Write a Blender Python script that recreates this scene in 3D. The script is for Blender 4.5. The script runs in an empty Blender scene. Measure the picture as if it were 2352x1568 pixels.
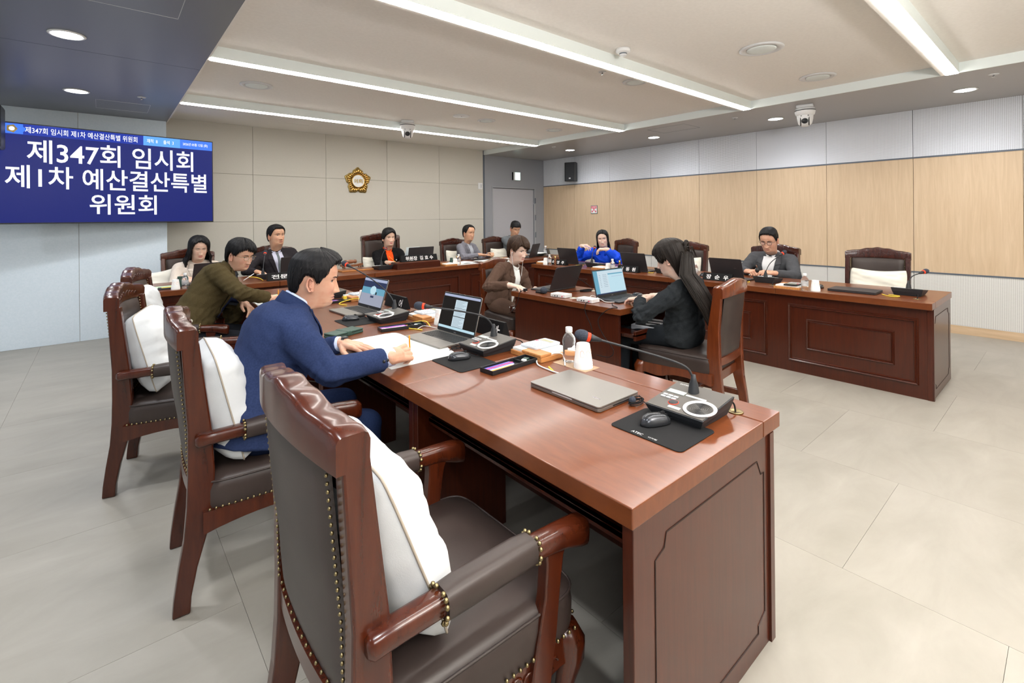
import bpy, bmesh, math, random
import numpy as np
from mathutils import Vector, Matrix, Quaternion
from mathutils.bvhtree import BVHTree
PI = math.pi
C = bpy.context.scene.collection
SC = bpy.context.scene
random.seed(7)

# ---------------------------------------------------------------- camera
def make_camera():
    a = math.radians(40.34); roll = 0.0092
    F = Vector((math.sin(a), math.cos(a), 0)); R = Vector((math.cos(a), -math.sin(a), 0)); U = Vector((0, 0, 1))
    c, s = math.cos(roll), math.sin(roll)
    ix = R * c - U * s; iy = R * s + U * c
    cd = bpy.data.cameras.new('camera'); cam = bpy.data.objects.new('camera', cd); C.objects.link(cam)
    m = Matrix((ix, iy, -F)).transposed().to_4x4(); m.translation = Vector((0, 0, 1.43))
    cam.matrix_world = m
    cd.sensor_width = 36; cd.sensor_fit = 'HORIZONTAL'; cd.lens = 36 * 1107 / 2352
    cd.shift_y = -285 / 2352; cd.clip_start = 0.02; cd.clip_end = 60
    SC.camera = cam
make_camera()
SC.view_settings.view_transform = 'Standard'; SC.view_settings.look = 'None'
SC.view_settings.gamma = 1; SC.view_settings.use_curve_mapping = False
SC.view_settings.exposure = 0.35
w = bpy.data.worlds.new('world'); SC.world = w; w.use_nodes = True
w.node_tree.nodes['Background'].inputs[0].default_value = (0.8, 0.9, 1, 1)
w.node_tree.nodes['Background'].inputs[1].default_value = 0.3
def area(name, loc, rot, size, sy, power, col=(1, 1, 1)):
    l = bpy.data.lights.new(name, 'AREA'); l.shape = 'RECTANGLE'; l.size = size; l.size_y = sy; l.energy = power; l.color = col
    o = bpy.data.objects.new(name, l); o.location = loc; o.rotation_euler = rot; C.objects.link(o); return o
# the photographer's flash, bounced: a bright head just above and behind the camera
area('bounce_flash', (-0.35, -0.55, 1.95), (math.radians(66), 0, math.radians(-40)), 0.7, 0.5, 14, (1, 0.98, 0.96))
area('bounce_flash', (1.2, -1.15, 1.95), (math.radians(180 - 12), 0, math.radians(-60)), 0.6, 0.6, 165, (1, 0.965, 0.93))
STRIP = 31.0; DOWN = 60.0; DOWN_W = 50.0

# ---------------------------------------------------------------- materials
def nt(m): return m.node_tree.nodes, m.node_tree.links
def mat(name, col, rough=0.5, metal=0.0, spec=0.5, coat=0.0, emit=None, es=0.0, trans=0.0, alpha=1.0, sheen=0.0, ior=1.45):
    m = bpy.data.materials.new(name); m.use_nodes = True
    b = m.node_tree.nodes['Principled BSDF']
    b.inputs['Base Color'].default_value = (*col, 1); b.inputs['Roughness'].default_value = rough
    b.inputs['Metallic'].default_value = metal; b.inputs['Specular IOR Level'].default_value = spec
    b.inputs['Coat Weight'].default_value = coat; b.inputs['Coat Roughness'].default_value = 0.12
    b.inputs['Transmission Weight'].default_value = trans; b.inputs['Alpha'].default_value = alpha; b.inputs['IOR'].default_value = ior
    b.inputs['Sheen Weight'].default_value = sheen
    if emit and es < 3: m.cycles.emission_sampling = 'NONE'
    if emit: b.inputs['Emission Color'].default_value = (*emit, 1); b.inputs['Emission Strength'].default_value = es
    return m
def noise_mix(m, c1, c2, scale, stretch=(1, 1, 1), detail=4, lo=0.35, hi=0.65, bump=0.0, rough=0.5, dist=0.0, bscale=None, bdist=0.002):
    n, l = nt(m); b = n['Principled BSDF']
    tc = n.new('ShaderNodeTexCoord'); mp = n.new('ShaderNodeMapping'); mp.inputs['Scale'].default_value = stretch
    nz = n.new('ShaderNodeTexNoise'); nz.inputs['Scale'].default_value = scale; nz.inputs['Detail'].default_value = detail
    nz.inputs['Roughness'].default_value = rough; nz.inputs['Distortion'].default_value = dist
    cr = n.new('ShaderNodeValToRGB'); cr.color_ramp.elements[0].position = lo; cr.color_ramp.elements[1].position = hi
    cr.color_ramp.elements[0].color = (*c1, 1); cr.color_ramp.elements[1].color = (*c2, 1)
    l.new(tc.outputs['Object'], mp.inputs['Vector']); l.new(mp.outputs[0], nz.inputs['Vector'])
    l.new(nz.outputs[0], cr.inputs[0]); l.new(cr.outputs[0], b.inputs['Base Color'])
    if bump:
        bp = n.new('ShaderNodeBump'); bp.inputs['Strength'].default_value = bump; bp.inputs['Distance'].default_value = bdist
        src = nz
        if bscale:
            src = n.new('ShaderNodeTexNoise'); src.inputs['Scale'].default_value = bscale; src.inputs['Detail'].default_value = 3
            l.new(mp.outputs[0], src.inputs['Vector'])
        l.new(src.outputs[0], bp.inputs['Height']); l.new(bp.outputs[0], b.inputs['Normal'])
    return m
def wood(name, c1, c2, stretch, rough=0.3, coat=0.3, scale=14):
    return noise_mix(mat(name, c1, rough, coat=coat), c1, c2, scale, stretch, detail=6, lo=0.3, hi=0.7, rough=0.65, dist=0.4)
M = {}
RED1, RED2 = (0.040, 0.0062, 0.0018), (0.068, 0.0120, 0.0032)
M['top'] = wood('mahogany_top', (0.115, 0.028, 0.007), (0.165, 0.045, 0.012), (3.2, 0.5, 1), 0.3, 0.22)
M['topx'] = wood('mahogany_top_cross', (0.115, 0.028, 0.007), (0.165, 0.045, 0.012), (0.5, 3.2, 1), 0.3, 0.22)
M['wood'] = wood('mahogany_panel', RED1, RED2, (6, 6, 0.35), 0.32, 0.3, 12)
M['woodx'] = wood('mahogany_rail', RED1, RED2, (0.5, 5, 5), 0.3, 0.3)
M['chairwood'] = wood('chair_mahogany', (0.038, 0.0062, 0.0018), (0.074, 0.0135, 0.0036), (4, 4, 0.5), 0.27, 0.35, 9)
M['chairdark'] = wood('chair_dark_mahogany', (0.032, 0.007, 0.004), (0.055, 0.011, 0.006), (4, 4, 0.5), 0.26, 0.5, 9)
M['orangewood'] = wood('chair_orange_mahogany', (0.085, 0.016, 0.004), (0.14, 0.030, 0.007), (4, 4, 0.5), 0.25, 0.5, 9)
M['leather'] = noise_mix(mat('dark_brown_leather', (0.05, 0.04, 0.038), 0.42, spec=0.5), (0.032, 0.022, 0.019), (0.042, 0.029, 0.025), 6, bump=0.12, bscale=260, bdist=0.0008)
M['brass'] = mat('antique_brass', (0.30, 0.235, 0.12), 0.36, 1.0)
M['gold'] = mat('polished_gold', (0.72, 0.48, 0.16), 0.16, 1.0)
M['goldrim'] = mat('dull_gold', (0.34, 0.24, 0.08), 0.4, 0.9)
M['pillow'] = noise_mix(mat('white_cotton', (0.78, 0.79, 0.79), 0.85, sheen=0.2), (0.60, 0.62, 0.635), (0.66, 0.68, 0.69), 9, bump=0.25, bscale=420, bdist=0.001)
M['cream'] = noise_mix(mat('cream_cotton', (0.78, 0.75, 0.66), 0.85), (0.76, 0.73, 0.64), (0.82, 0.79, 0.70), 9, bump=0.2, bscale=300)
M['piping'] = mat('taupe_piping', (0.36, 0.31, 0.25), 0.7)
M['oak'] = noise_mix(mat('pale_oak_veneer', (0.6, 0.45, 0.3), 0.42, spec=0.35), (0.55, 0.40, 0.255), (0.68, 0.52, 0.355), 7, (3.4, 3.4, 0.22), detail=7, lo=0.25, hi=0.75, rough=0.6, dist=1.1)
M['oakb'] = noise_mix(mat('pale_oak_base', (0.6, 0.45, 0.3), 0.42, spec=0.35), (0.52, 0.365, 0.225), (0.64, 0.475, 0.315), 9, (3, 0.3, 3), detail=6, lo=0.3, hi=0.7, dist=0.6)
M['trim'] = mat('slate_trim', (0.10, 0.12, 0.15), 0.4)
M['joint'] = mat('joint_grey', (0.36, 0.34, 0.30), 0.8)  # one even grey for the wall backing that shows in the panel joints
M['fabricwall'] = noise_mix(mat('greige_fabric_panel', (0.47, 0.43, 0.36), 0.9, spec=0.2), (0.56, 0.535, 0.475), (0.585, 0.56, 0.50), 120, detail=3, bump=0.1, bscale=500)
M['bluewall'] = noise_mix(mat('pale_blue_panel', (0.58, 0.66, 0.74), 0.75, spec=0.3), (0.66, 0.75, 0.82), (0.70, 0.78, 0.85), 60, bump=0.05, bscale=400)
M['greywall'] = mat('grey_door_wall', (0.30, 0.31, 0.335), 0.5)
M['doorleaf'] = mat('grey_door_leaf', (0.43, 0.43, 0.46), 0.45)
M['doorframe'] = mat('door_frame_grey', (0.32, 0.33, 0.35), 0.4)
M['ceil'] = noise_mix(mat('warm_white_ceiling', (0.78, 0.74, 0.67), 0.85, spec=0.25), (0.84, 0.81, 0.765), (0.87, 0.84, 0.795), 40)
M['cove'] = mat('cove_white', (0.78, 0.84, 0.83), 0.7)
M['soffit'] = mat('dark_grey_soffit', (0.17, 0.18, 0.21), 0.3, spec=0.5)
M['soffitr'] = mat('mid_grey_soffit', (0.37, 0.355, 0.345), 0.35, spec=0.5)
M['white'] = mat('white_plastic', (0.78, 0.78, 0.78), 0.35)
M['offwhite'] = mat('offwhite_plastic', (0.68, 0.69, 0.70), 0.4)
M['black'] = mat('black_plastic', (0.012, 0.013, 0.015), 0.35)
M['satin'] = mat('satin_black', (0.02, 0.022, 0.026), 0.5)
M['rubber'] = mat('black_rubber', (0.013, 0.013, 0.014), 0.8, spec=0.2)
M['foam'] = noise_mix(mat('grey_foam', (0.03, 0.035, 0.05), 0.95), (0.02, 0.025, 0.035), (0.05, 0.06, 0.085), 400, bump=0.5, bscale=500)
M['micbody'] = mat('mic_unit_top', (0.085, 0.078, 0.07), 0.5)
M['silver'] = mat('silver_paint', (0.55, 0.56, 0.57), 0.35, 0.3)
M['alu'] = mat('laptop_aluminium', (0.30, 0.285, 0.265), 0.38, 0.85)
M['lapdark'] = mat('laptop_graphite', (0.045, 0.040, 0.043), 0.48, 0.4)
M['key'] = mat('laptop_key', (0.018, 0.018, 0.018), 0.5)
M['chrome'] = mat('chrome', (0.7, 0.7, 0.7), 0.15, 1.0)
M['red'] = mat('red_ring', (0.75, 0.04, 0.01), 0.4, emit=(1, 0.08, 0.02), es=0.25)
M['paper'] = mat('white_paper', (0.80, 0.82, 0.80), 0.8)
M['cup'] = mat('paper_cup', (0.82, 0.81, 0.79), 0.6)
M['orangeprint'] = mat('orange_print', (0.75, 0.35, 0.22), 0.6)
M['boxwood'] = noise_mix(mat('desk_box_wood', (0.5, 0.2, 0.06), 0.4), (0.42, 0.17, 0.05), (0.56, 0.25, 0.08), 10, (1, 5, 5), dist=0.5)
M['calc'] = mat('calculator_grey', (0.50, 0.54, 0.60), 0.4)
M['lcd'] = mat('lcd_green', (0.36, 0.36, 0.22), 0.3)
M['yellow'] = mat('yellow_cable', (0.80, 0.58, 0.05), 0.45)
M['wire'] = mat('white_cable', (0.75, 0.75, 0.74), 0.5)
M['kraft'] = mat('kraft_paper', (0.42, 0.29, 0.19), 0.8)
M['green'] = mat('dark_green_leather', (0.03, 0.07, 0.055), 0.45)
M['greenpaper'] = mat('pale_green_paper', (0.55, 0.78, 0.50), 0.8)
M['blue'] = mat('blue_plastic', (0.12, 0.10, 0.55), 0.4)
M['pink'] = mat('pink_plastic', (0.7, 0.06, 0.12), 0.4)
M['pencil'] = mat('orange_pencil', (0.85, 0.33, 0.02), 0.4)
M['bottle'] = mat('clear_bottle', (0.95, 0.97, 1.0), 0.03, trans=0.95, ior=1.2)
M['label'] = mat('bottle_label', (0.80, 0.81, 0.83), 0.5)
M['plate'] = mat('nameplate_black', (0.006, 0.006, 0.007), 0.55, spec=0.2)
M['lettering'] = mat('white_lettering', (0.85, 0.85, 0.85), 0.5)
M['gavel'] = wood('gavel_walnut', (0.16, 0.055, 0.022), (0.26, 0.10, 0.04), (3, 3, 3), 0.3, 0.3)
M['led'] = mat('led_strip', (1, 1, 1), 0.5, emit=(1.0, 0.975, 0.93), es=STRIP)
M['down'] = mat('downlight_glow', (1, 1, 1), 0.5, emit=(0.93, 0.96, 1.0), es=DOWN)
M['exit'] = mat('exit_glow', (0.9, 1, 0.95), 0.5, emit=(0.62, 1.0, 0.86), es=1.6)
M['lens'] = mat('lens_glass', (0.9, 0.92, 0.95), 0.02, alpha=0.12)
def emis(name, col, s=1.0): return mat(name, tuple(c * 0.02 for c in col), 0.25, spec=0.12, emit=col, es=s)
M['tv_navy'] = emis('screen_navy', (0.012, 0.018, 0.13), 1.1)
M['tv_head'] = emis('screen_header', (0.015, 0.035, 0.30), 1.1)
M['tv_blue'] = emis('screen_blue', (0.05, 0.17, 0.75), 1.1)
M['tv_light'] = emis('screen_light_blue', (0.10, 0.32, 0.80), 1.1)
M['tv_text'] = emis('screen_text', (0.92, 0.93, 1.0), 1.0)
M['scr_lav'] = emis('screen_lavender', (0.36, 0.40, 0.55), 0.9)
M['scr_grey'] = emis('screen_grey', (0.30, 0.32, 0.40), 0.9)
M['scr_pale'] = emis('screen_pale', (0.42, 0.60, 0.68), 0.95)
M['scr_navy'] = emis('screen_slate', (0.025, 0.035, 0.08), 1.0)
M['scr_teal'] = emis('screen_teal', (0.13, 0.33, 0.45), 0.9)
M['scr_black'] = emis('screen_black', (0.012, 0.010, 0.009), 1.0)
M['scr_page'] = emis('screen_page', (0.46, 0.56, 0.62), 1.0)
M['scr_ink'] = emis('screen_ink', (0.12, 0.16, 0.20), 1.0)
def perf_mat(name, base, dot):
    m = mat(name, base, 0.6); n, l = nt(m); b = n['Principled BSDF']
    tc = n.new('ShaderNodeTexCoord'); sx = n.new('ShaderNodeSeparateXYZ'); l.new(tc.outputs['Object'], sx.inputs[0])
    ds = []
    for ax in ('Y', 'Z'):
        f = n.new('ShaderNodeMath'); f.operation = 'MULTIPLY'; f.inputs[1].default_value = 1 / 0.0146; l.new(sx.outputs[ax], f.inputs[0])
        g = n.new('ShaderNodeMath'); g.operation = 'FRACT'; l.new(f.outputs[0], g.inputs[0])
        h = n.new('ShaderNodeMath'); h.operation = 'SUBTRACT'; h.inputs[1].default_value = 0.5; l.new(g.outputs[0], h.inputs[0])
        k = n.new('ShaderNodeMath'); k.operation = 'POWER'; k.inputs[1].default_value = 2; l.new(h.outputs[0], k.inputs[0]); ds.append(k)
    s = n.new('ShaderNodeMath'); s.operation = 'ADD'; l.new(ds[0].outputs[0], s.inputs[0]); l.new(ds[1].outputs[0], s.inputs[1])
    c = n.new('ShaderNodeMath'); c.operation = 'LESS_THAN'; c.inputs[1].default_value = 0.047; l.new(s.outputs[0], c.inputs[0])
    mx = n.new('ShaderNodeMix'); mx.data_type = 'RGBA'; mx.inputs[6].default_value = (*base, 1); mx.inputs[7].default_value = (*dot, 1)
    l.new(c.outputs[0], mx.inputs[0]); l.new(mx.outputs[2], b.inputs['Base Color'])
    return m
M['perf'] = perf_mat('perforated_white', (0.76, 0.78, 0.83), (0.16, 0.16, 0.17))
M['perfw'] = perf_mat('perforated_warm_white', (0.70, 0.69, 0.66), (0.20, 0.19, 0.18))
def floor_mat():
    m = noise_mix(mat('vinyl_stone_floor', (0.4, 0.37, 0.32), 0.42, spec=0.4), (0.275, 0.256, 0.22), (0.355, 0.333, 0.292), 1.6, (1, 2.2, 1), detail=9, lo=0.3, hi=0.7, rough=0.62, dist=0.5, bump=0.02)
    return m
M['floor'] = floor_mat()
M['grout'] = mat('floor_seam', (0.20, 0.19, 0.165), 0.7)
M['groove'] = mat('dark_groove', (0.02, 0.008, 0.005), 0.6)

# ---------------------------------------------------------------- mesh helpers
class MB:
    def __init__(s): s.v = []; s.f = []; s.mi = []
    def add(s, vs, fs, mi=0, mtx=None):
        o = len(s.v)
        if mtx is not None: vs = [tuple(mtx @ Vector(p)) for p in vs]
        s.v += [tuple(p) for p in vs]; s.f += [tuple(i + o for i in f) for f in fs]; s.mi += [mi] * len(fs); return s
    def box(s, x0, x1, y0, y1, z0, z1, mi=0, mtx=None):
        return s.add([(x0,y0,z0),(x1,y0,z0),(x1,y1,z0),(x0,y1,z0),(x0,y0,z1),(x1,y0,z1),(x1,y1,z1),(x0,y1,z1)],
            [(0,3,2,1),(4,5,6,7),(0,1,5,4),(1,2,6,5),(2,3,7,6),(3,0,4,7)], mi, mtx)
    def loft(s, rings, cap=True, mi=0, mtx=None, closed=False):
        n = len(rings[0]); vs = [p for r in rings for p in r]; fs = []
        for i in range(len(rings) - (0 if closed else 1)):
            a = i * n; b = ((i + 1) % len(rings)) * n
            for j in range(n): k = (j + 1) % n; fs.append((a + j, a + k, b + k, b + j))
        if cap and not closed: fs.append(tuple(range(n - 1, -1, -1))); fs.append(tuple(range((len(rings) - 1) * n, len(rings) * n)))
        return s.add(vs, fs, mi, mtx)
    def tube(s, pts, r, n=8, mi=0, cap=True, closed=False, flat=1.0, mtx=None, up=None):
        pts = [Vector(p) for p in pts]; k = len(pts); rr = r if hasattr(r, '__len__') else [r] * k
        rings = []; prev = None
        for i, p in enumerate(pts):
            if closed: t = pts[(i + 1) % k] - pts[i - 1]
            else: t = pts[min(i + 1, k - 1)] - pts[max(i - 1, 0)]
            t = t.normalized() if t.length > 1e-9 else Vector((0, 0, 1))
            if prev is None:
                a = Vector(up) if up else (Vector((0, 0, 1)) if abs(t.z) < 0.9 else Vector((1, 0, 0)))
            else: a = prev
            u = (a - t * a.dot(t)).normalized(); prev = u; w_ = t.cross(u)
            rings.append([tuple(p + (u * math.cos(2 * PI * j / n) * rr[i] * flat + w_ * math.sin(2 * PI * j / n) * rr[i])) for j in range(n)])
        return s.loft(rings, cap, mi, mtx, closed)
    def lathe(s, prof, n=20, c=(0, 0, 0), mi=0, mtx=None):
        rings = [[(c[0] + r * math.cos(2 * PI * j / n), c[1] + r * math.sin(2 * PI * j / n), c[2] + z) for j in range(n)] for r, z in prof]
        return s.loft(rings, True, mi, mtx)
    def ell(s, c, r, n=12, m=8, mi=0, mtx=None):
        rings = []
        for i in range(m + 1):
            t = -PI / 2 + PI * (0.02 + 0.96 * i / m)
            rings.append([(c[0] + r[0] * math.cos(t) * math.cos(2 * PI * j / n), c[1] + r[1] * math.cos(t) * math.sin(2 * PI * j / n), c[2] + r[2] * math.sin(t)) for j in range(n)])
        return s.loft(rings, True, mi, mtx)
    def cap(s, p, q, r0, r1, n=12, mi=0, mtx=None, m=4, flat0=False, flat1=False):
        p, q = Vector(p), Vector(q); d = (q - p).normalized()
        pts = []; rr = []
        if not flat0:
            for i in range(1, m): t = PI / 2 * (1 - i / m); pts.append(p - d * r0 * math.sin(t)); rr.append(max(r0 * math.cos(t), r0 * .08))
        for i in range(5): u = i / 4; pts.append(p.lerp(q, u)); rr.append(r0 + (r1 - r0) * u)
        if not flat1:
            for i in range(1, m): t = PI / 2 * i / m; pts.append(q + d * r1 * math.sin(t)); rr.append(max(r1 * math.cos(t), r1 * .08))
        return s.tube(pts, rr, n, mi, True, mtx=mtx)
    def prism(s, poly, z0, z1, mi=0, mtx=None):
        return s.loft([[(x, y, z0) for x, y in poly], [(x, y, z1) for x, y in poly]], True, mi, mtx)
    def grid(s, P, mi=0, mtx=None, wrap=False):
        r, c = len(P), len(P[0]); vs = [p for row in P for p in row]; fs = []
        for i in range(r - 1):
            for j in range(c if wrap else c - 1):
                k = (j + 1) % c; fs.append((i * c + j, i * c + k, (i + 1) * c + k, (i + 1) * c + j))
        return s.add(vs, fs, mi, mtx)
    def mesh(s, name, mats, smooth=False):
        me = bpy.data.meshes.new(name); me.from_pydata(s.v, [], s.f)
        mats = mats if isinstance(mats, (list, tuple)) else [mats]
        for m in mats: me.materials.append(M[m] if isinstance(m, str) else m)
        if any(s.mi): me.polygons.foreach_set('material_index', s.mi)
        bm = bmesh.new(); bm.from_mesh(me); bmesh.ops.recalc_face_normals(bm, faces=bm.faces); bm.to_mesh(me); bm.free()
        if smooth: me.polygons.foreach_set('use_smooth', [True] * len(me.polygons))
        me.update(); return me
    def build(s, name, mats, parent=None, smooth=False, bevel=0, auto=None, loc=None):
        me = s.mesh(name, mats, smooth)
        if auto: me.set_sharp_from_angle(angle=math.radians(auto))
        o = bpy.data.objects.new(name, me); C.objects.link(o)
        if parent: o.parent = parent
        if loc: o.location = loc
        if bevel:
            b = o.modifiers.new('bevel', 'BEVEL'); b.width = bevel; b.segments = 2; b.limit_method = 'ANGLE'; b.angle_limit = math.radians(50)
            b.harden_normals = False
        return o
def T(x=0, y=0, z=0, rz=0, rx=0, ry=0, s=1):
    return Matrix.Translation((x, y, z)) @ Matrix.Rotation(rz, 4, 'Z') @ Matrix.Rotation(ry, 4, 'Y') @ Matrix.Rotation(rx, 4, 'X') @ Matrix.Scale(s, 4)
def tag(o, label, cat, group=None):
    o['label'] = label; o['category'] = cat
    if group: o['group'] = group
    return o
def thing(name, label, cat, loc=(0, 0, 0), rz=0, group=None):
    o = bpy.data.objects.new(name, None); C.objects.link(o); o.empty_display_size = 0.1
    o.location = loc; o.rotation_euler = (0, 0, rz); return tag(o, label, cat, group)
def dup(root, loc, rz, label, group=None):
    r = root.copy(); C.objects.link(r); r.location = loc; r.rotation_euler = (0, 0, rz); r['label'] = label
    if group: r['group'] = group
    for ch in list(root.children):
        c = ch.copy(); C.objects.link(c); c.parent = r
        for g in list(ch.children):
            d = g.copy(); C.objects.link(d); d.parent = c
    return r
def struct(o): o['kind'] = 'structure'; return o
def stuff(o): o['kind'] = 'stuff'; return o
def text_mesh(body, size=1.0, bold=0.0, align='CENTER', ext=0.0):
    c = bpy.data.curves.new('lettering', 'FONT'); c.body = body; c.size = size; c.align_x = align; c.align_y = 'CENTER'; c.offset = bold; c.extrude = ext; c.resolution_u = 3
    o = bpy.data.objects.new('lettering', c); C.objects.link(o); bpy.context.view_layer.update()
    me = bpy.data.meshes.new_from_object(o.evaluated_get(bpy.context.evaluated_depsgraph_get()))
    C.objects.unlink(o); bpy.data.objects.remove(o); return me
def text(body, mtx, width=None, height=None, m='lettering', parent=None, bold=0.02, name='lettering'):
    me = text_mesh(body, 1.0, bold); vs = [v.co for v in me.vertices]
    if not vs: return None
    x0, x1 = min(v.x for v in vs), max(v.x for v in vs); y0, y1 = min(v.y for v in vs), max(v.y for v in vs)
    sx = (width / (x1 - x0)) if width else None; sy = (height / (y1 - y0)) if height else None
    sx = sx or sy; sy = sy or sx
    for v in me.vertices: v.co = mtx @ Vector(((v.co.x - (x0 + x1) / 2) * sx, (v.co.y - (y0 + y1) / 2) * sy, 0))
    me.materials.clear(); me.materials.append(M[m]); o = bpy.data.objects.new(name, me); C.objects.link(o)
    if parent: o.parent = parent
    return o
def frame_m(o, ux, uy):   # matrix with local x -> ux, local y -> uy
    ux, uy = Vector(ux).normalized(), Vector(uy).normalized(); n = ux.cross(uy)
    m = Matrix((ux, uy, n)).transposed().to_4x4(); m.translation = Vector(o); return m
# ================================================================ ROOM
XR, YF, YL, ZS, ZC = 7.741, 7.982, 7.709, 2.725, 2.82
XA, XB = 0.65, 6.04      # inner edges of the dropped ceilings
YB, XL = -3.6, -3.4      # behind the camera, left of it
fl = struct(MB().box(XL, XR + .1, YB, YF + .1, -0.06, -0.0055).build('floor', 'grout'))
tm = None
TL, TW = 0.94, 0.94
ny = 0
for i in range(13):
    for j in range(13):
        x = XL + .03 + i * TW; y = YB + j * TL + (0.47 if i % 2 else 0) - .47
        if x > XR - .05 or y > YF - .05: continue
        x1 = min(x + TW, XR + .02); y0 = max(y, YB); y1 = min(y + TL, YF + .02)
        full = abs((x1 - x) - TW) < 1e-6 and abs(y1 - y - TL) < 1e-6 and y0 == y
        if full and tm: me = tm
        else:
            me = MB().box(0, x1 - x - .0012, 0, y1 - y0 - .0012, -.006, 0).mesh('tile', 'floor')
            if full: tm = me
        o = bpy.data.objects.new('tile', me); C.objects.link(o); o.parent = fl; o.location = (x, y0, 0)
# right wall
wr = struct(MB().box(XR + .022, XR + .16, YB, YF + .16, 0, 2.95).build('wall_right', 'joint'))
ys = [0.398 + 0.9475 * k for k in range(-4, 8)] + [YF]
pcache = {}
for a, b in zip(ys[:-1], ys[1:]):
    for key, m_, z0, z1 in (('u', 'perf', 2.137, 2.735), ('m', 'oak', 0.712, 2.119), ('l', 'perfw', 0.106, 0.694)):
        L = round(b - a - .005, 3); k = (key, L)
        if k not in pcache: pcache[k] = MB().box(0, .022, 0, L, z0, z1).mesh('panel', m_)
        o = bpy.data.objects.new('panel', pcache[k]); C.objects.link(o); o.parent = wr; o.location = (XR, a + .0025, 0)
t = struct(MB().box(XR - .006, XR + .02, YB, YF, 2.119, 2.137).box(XR - .006, XR + .02, YB, YF, 0.694, 0.712).build('trim_1', 'trim'))
struct(MB().box(XR - .012, XR + .02, YB, YF, 0, 0.10).build('baseboard_right', 'oakb', bevel=.002))
struct(MB().box(XR - .008, XR + .02, YB, YF, 0.10, 0.106).build('trim_2', 'silver'))
# front wall of fabric panels
wf = struct(MB().box(0.55, 6.005, YF + .02, YF + .16, 0, 2.95).build('wall_front', 'joint'))
xs = [0.637, 1.714, 2.791, 3.868, 4.945, 6.005]; zs = [0.0, 0.70, 1.403, 2.10, 2.83]
for a, b in zip(xs[:-1], xs[1:]):
    for c, d in zip(zs[:-1], zs[1:]):
        MB().box(a + .0018, b - .0018, YF, YF + .02, c + .0018, d - .0018).build('panel', 'fabricwall', wf, bevel=.002)
struct(MB().box(6.005, 6.037, YF - .012, YF + .1, 0, ZS).build('trim_3', 'trim'))
# grey wall with the door
wd = struct(MB().box(6.03, 6.228, YF, YF + .16, 0, ZS + .1).box(7.487, XR + .03, YF, YF + .16, 0, ZS + .1).box(6.228, 7.487, YF, YF + .16, 2.088, ZS + .1)
    .box(6.15, 7.6, YF + .15, YF + .2, 0, 2.2).build('wall_back', 'greywall'))
dr = struct(MB().box(6.262, 7.44, YF + .03, YF + .075, 0.01, 2.05).build('door_1', 'doorleaf', bevel=.003))
MB().box(6.228, 6.255, YF - .006, YF + .09, 0, 2.088).box(7.448, 7.487, YF - .006, YF + .09, 0, 2.088).box(6.255, 7.448, YF - .006, YF + .09, 2.058, 2.088).build('door_frame', 'doorframe', dr, bevel=.003)
for z in (0.3, 1.03, 1.42, 1.8): MB().box(7.452, 7.478, YF - .016, YF - .004, z - .06, z + .06).build('hinge', 'trim', dr)
MB().tube([(7.436, YF + .02, .55), (7.436, YF - .02, .6), (7.436, YF - .02, 1.7), (7.436, YF + .02, 1.75)], .006, 6).build('pull_bar', 'silver', dr)
# protruding pale wall on the left
wl = struct(MB().box(XL, 0.632, YL + .015, YF + .16, 0, 2.95).build('wall_left', 'joint'))
xx = [-0.217 - 0.862 * k for k in range(3, -1, -1)] + [0.637]
for a, b in zip(xx[:-1], xx[1:]):
    MB().box(a + .002, b - .002, YL, YL + .016, 0.002, ZS - .002).build('panel', 'bluewall', wl)
MB().box(0.632, 0.64, YL + .002, YF + .02, 0, ZS).build('end_panel', 'bluewall', wl)
struct(MB().box(XL - .1, XL, YB, YF, 0, 2.95).build('wall_side', 'bluewall'))
struct(MB().box(XL, XR, YB - .1, YB, 0, 2.95).build('wall_rear', 'fabricwall'))
# ceiling
ce = struct(MB().box(XA - .05, XB + .03, YB, YF + .03, ZC, ZC + .08).build('ceiling', 'ceil'))
MB().box(XL, XA, YB, YF + .03, ZS, ZS + .1).build('soffit_panel', 'soffit', ce)
MB().box(XB, XR + .03, YB, YF + .03, ZS, ZS + .1).build('soffit_panel', 'soffitr', ce)
MB().box(XB - .012, XB, YB, YF, ZS, ZC).build('soffit_face', 'cove', ce)
MB().box(XA, XA + .012, YB, YF, ZS - .002, ZC).build('soffit_face', 'ceil', ce)
for y in (6.395, 4.50, 2.63, 0.76, -1.11, -2.98):
    MB().box(XA + .012, XB - .012, y - .05, y + .075, ZS, ZC).build('beam', 'cove', ce)
    MB().box(XA + .012, XB - .012, y + .046, y + .076, ZS - .003, ZC).build('beam_edge', 'ceil', ce)
    l = thing('strip_light', 'long white LED strip light set under the ceiling beam, %s' % {6.395: 'nearest the emblem wall', 4.50: 'second from the emblem wall', 2.63: 'third from the emblem wall', 0.76: 'ending at the top right', -1.11: 'behind the viewpoint', -2.98: 'at the rear of the room'}[y], 'light', (XA + .02, y, ZS), 0, 'ceiling strip lights')
    MB().box(0, XB - XA - .036, -.045, .042, -.006, .0).build('diffuser', 'led', l)
# thin access-hatch outlines on the soffits
def hatch(x0, x1, y0, y1, parent, z=ZS, m='silver'):
    g = .0035
    MB().box(x0, x1, y0, y0 + g, z - .0015, z).box(x0, x1, y1 - g, y1, z - .0015, z).box(x0, x0 + g, y0, y1, z - .0015, z).box(x1 - g, x1, y0, y1, z - .0015, z).build('access_hatch', m, parent)
hatch(-0.05, 0.42, 6.75, 7.25, ce); hatch(-0.12, 0.38, 3.2, 3.75, ce); hatch(6.25, 6.7, 3.6, 4.2, ce, m='trim'); hatch(1.9, 2.35, 7.0, 7.4, ce, ZC, 'ceil')
for y in (1.9, 2.9, 4.9): MB().box(XL, XA, y, y + .003, ZS - .001, ZS).build('soffit_joint', 'trim', ce)
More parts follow.
